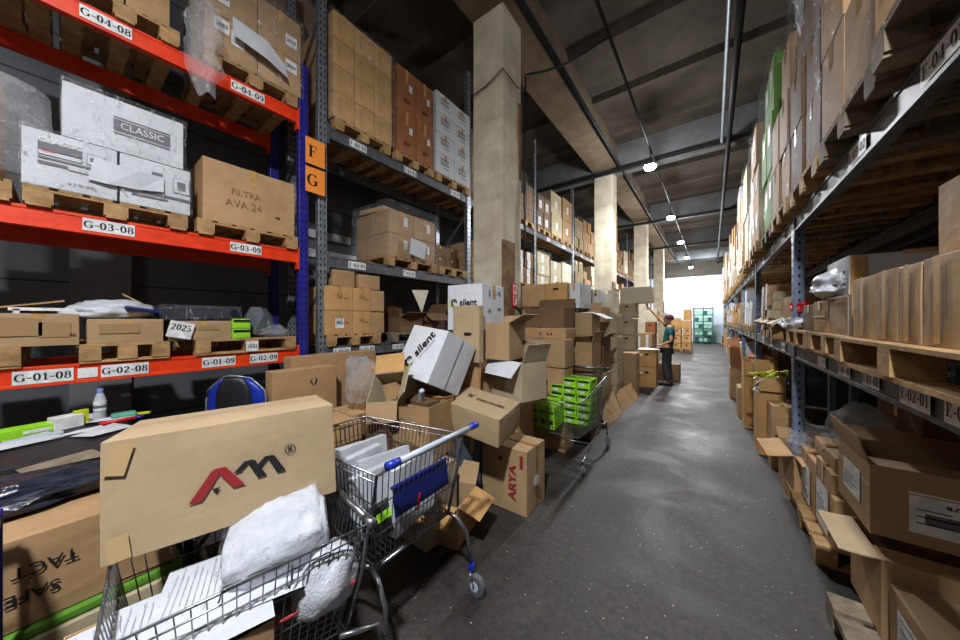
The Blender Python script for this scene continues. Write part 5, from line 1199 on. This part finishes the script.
for j in range(14):
    for i in range(6): a0 = j * 7 + i; fs.append((a0, a0 + 1, a0 + 8, a0 + 7))
o = b.add(vs_, fs, 'filmdense').build('stretch_film', smooth=True); place(o, (.46, 2.9, 4.6)); tag(o, 'loose stretch film hanging over the aisle from the upper right load', 'plastic wrap')
# back-to-back rack goods (dark, behind)
for k in range(0, 4):
    for lv, nm in ((EL, 'lower'), (EU, 'upper')):
        for j in range(3):
            y0 = EY[k + 1] + .12 + j * .97
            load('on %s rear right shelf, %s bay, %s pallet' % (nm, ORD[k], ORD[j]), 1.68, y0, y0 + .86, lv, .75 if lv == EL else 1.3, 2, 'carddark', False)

o = FAR.build('far_cardboard_boxes'); tag(o, 'mass of small far cartons stacked on the racks down the aisle', 'boxes', kind='stuff')
o = FARP.build('far_wooden_pallets'); tag(o, 'far wooden pallets under the distant stacked cartons', 'pallets', kind='stuff')

# ================================================================== THE WORKER
def skin(name, verts, edges, rad, m, parent=None, sub=1, root=0):
    me = bpy.data.meshes.new(name); me.from_pydata(verts, edges, []); me.materials.append(M[m])
    o = bpy.data.objects.new(name, me); COL.objects.link(o)
    if parent: o.parent = parent
    s = o.modifiers.new('skin', 'SKIN'); s.use_smooth_shade = True
    for i, r in enumerate(rad): me.skin_vertices[0].data[i].radius = (r, r) if not isinstance(r, tuple) else r
    me.skin_vertices[0].data[root].use_root = True
    q = o.modifiers.new('sub', 'SUBSURF'); q.levels = sub; q.render_levels = sub + 1
    return o
wx, wy = -.90, 8.98
J = [(0.0, 0, .95), (.03, 0, 1.12), (.06, 0, 1.30), (.07, 0, 1.43), (.06, 0, 1.50), (.04, 0, 1.56),   # pelvis..head base
     (.0, -.09, .88), (-.03, -.10, .50), (.03, -.10, .09), (-.10, -.10, .04),
     (.0, .09, .88), (.02, .10, .50), (.07, .10, .09), (-.06, .11, .04),
     (.07, -.17, 1.39), (.12, -.24, 1.12), (-.10, -.22, 1.0), (-.19, -.2, .99),
     (.06, .17, 1.41), (-.18, .21, 1.64), (-.38, .17, 1.88), (-.44, .16, 1.97)]
E_ = [(0, 1), (1, 2), (2, 3), (3, 4), (4, 5), (0, 6), (6, 7), (7, 8), (8, 9), (0, 10), (10, 11), (11, 12), (12, 13), (3, 14), (14, 15), (15, 16), (16, 17), (3, 18), (18, 19), (19, 20), (20, 21)]
Rr = [.12, .115, .125, .09, .05, .05, .085, .055, .038, .035, .085, .055, .038, .035, .05, .038, .028, .025, .05, .038, .028, .025]
per = skin('person', J, E_, Rr, 'skin'); per.location = (wx, wy, 0); tag(per, 'worker in teal t-shirt and grey trousers pushing a carton up the stack', 'person')
# head with face
hd = wobble_box(.155, .15, .22, 'skin', 6, 0, 1); 
for v in hd.v:
    q = Vector((v.x / .0775, v.y / .075, (v.z - .11) / .11)); l = max(abs(q.x), abs(q.y), abs(q.z)); q = q.normalized() * l
    v.x, v.y, v.z = q.x * .088, q.y * .074, q.z * .118
    if v.z < -.03: v.x += -.012; v.y *= .86
hd.tube([(-.083, 0, .01), (-.098, 0, -.012), (-.108, 0, -.026), (-.088, 0, -.034)], [.008, .012, .015, .009], 'skin', 6)
for s in (-1, 1):
    hd.box((.008, s * .075, -.005), (.03, .014, .05), 'skin'); hd.box((-.079, s * .03, .008), (.01, .024, .012), 'plate'); hd.box((-.085, s * .03, .008), (.004, .01, .011), 'hole'); hd.box((-.084, s * .03, .026), (.008, .034, .006), 'maroon')
hd.box((-.088, 0, -.062), (.01, .045, .012), 'red')
h = hd.build('head', per, smooth=True); h.location = (.03, 0, 1.635); h.rotation_euler = (0, R(14), R(8))
cp = MB().tube([(.012, 0, .01), (.012, 0, .05), (.012, 0, .09), (.01, 0, .118), (.008, 0, .13)], [.102, .1, .085, .05, .01], 'maroon', 16).build('cap', h, smooth=True)
MB().box((-.115, 0, .048), (.08, .13, .01), 'maroon').build('cap_brim', cp)
sh = skin('t_shirt', [(0.0, 0, .87), (.03, 0, 1.10), (.06, 0, 1.30), (.07, 0, 1.42), (.07, -.17, 1.385), (.105, -.215, 1.24), (.06, .17, 1.405), (-.08, .195, 1.54)], [(0, 1), (1, 2), (2, 3), (3, 4), (4, 5), (3, 6), (6, 7)], [(.165, .15), (.14, .13), (.155, .135), .10, .068, .062, .068, .058], 'teal', per)
tr = skin('trousers', [(0.0, 0, .97), (.0, -.09, .86), (-.03, -.10, .50), (.03, -.10, .10), (.0, .09, .86), (.02, .10, .50), (.07, .10, .10)], [(0, 1), (1, 2), (2, 3), (0, 4), (4, 5), (5, 6)], [(.15, .13), .105, .078, .06, .105, .078, .06], 'trouser', per)
for (x, y) in ((.03, -.10), (.07, .105)):
    b = MB(); b.tube([(.05, 0, .05), (.0, 0, .055), (-.08, 0, .045), (-.15, 0, .035), (-.19, 0, .03)], [.045, .052, .048, .04, .022], 'glove', 10); b.box((-.06, 0, .012), (.28, .09, .024), 'hole'); b.box((-.02, 0, .085), (.06, .085, .03), 'redbright')
    o = b.build('shoe', per, smooth=False); o.location = (x, y, 0)
def glove(wrist, dr, up):
    dr = Vector(dr).normalized(); up = Vector(up).normalized(); sd = dr.cross(up).normalized(); w_ = Vector(wrist)
    vs_ = [w_, w_ + dr * .045, w_ + dr * .085]; ed = [(0, 1), (1, 2)]; rd = [.026, (.034, .018), (.036, .016)]
    for k, (off, L_) in enumerate(((-.03, .06), (-.01, .075), (.011, .07), (.03, .055))):
        a = len(vs_); vs_ += [w_ + dr * .095 + sd * off, w_ + dr * (.095 + L_ * .5) + sd * off * 1.1 - up * .006, w_ + dr * (.095 + L_ * .9) + sd * off * 1.1 - up * .026]; ed += [(2, a), (a, a + 1), (a + 1, a + 2)]; rd += [.010, .009, .008]
    a = len(vs_); vs_ += [w_ + dr * .05 - sd * .038, w_ + dr * .085 - sd * .055 - up * .015]; ed += [(1, a), (a, a + 1)]; rd += [.012, .009]
    return skin('glove', [tuple(v) for v in vs_], ed, rd, 'glove', per)
glove((-.19, -.2, .99), (-1, .05, -.25), (0, 0, 1)); glove((-.44, .16, 1.97), (-.4, -.05, .9), (1, 0, .3))
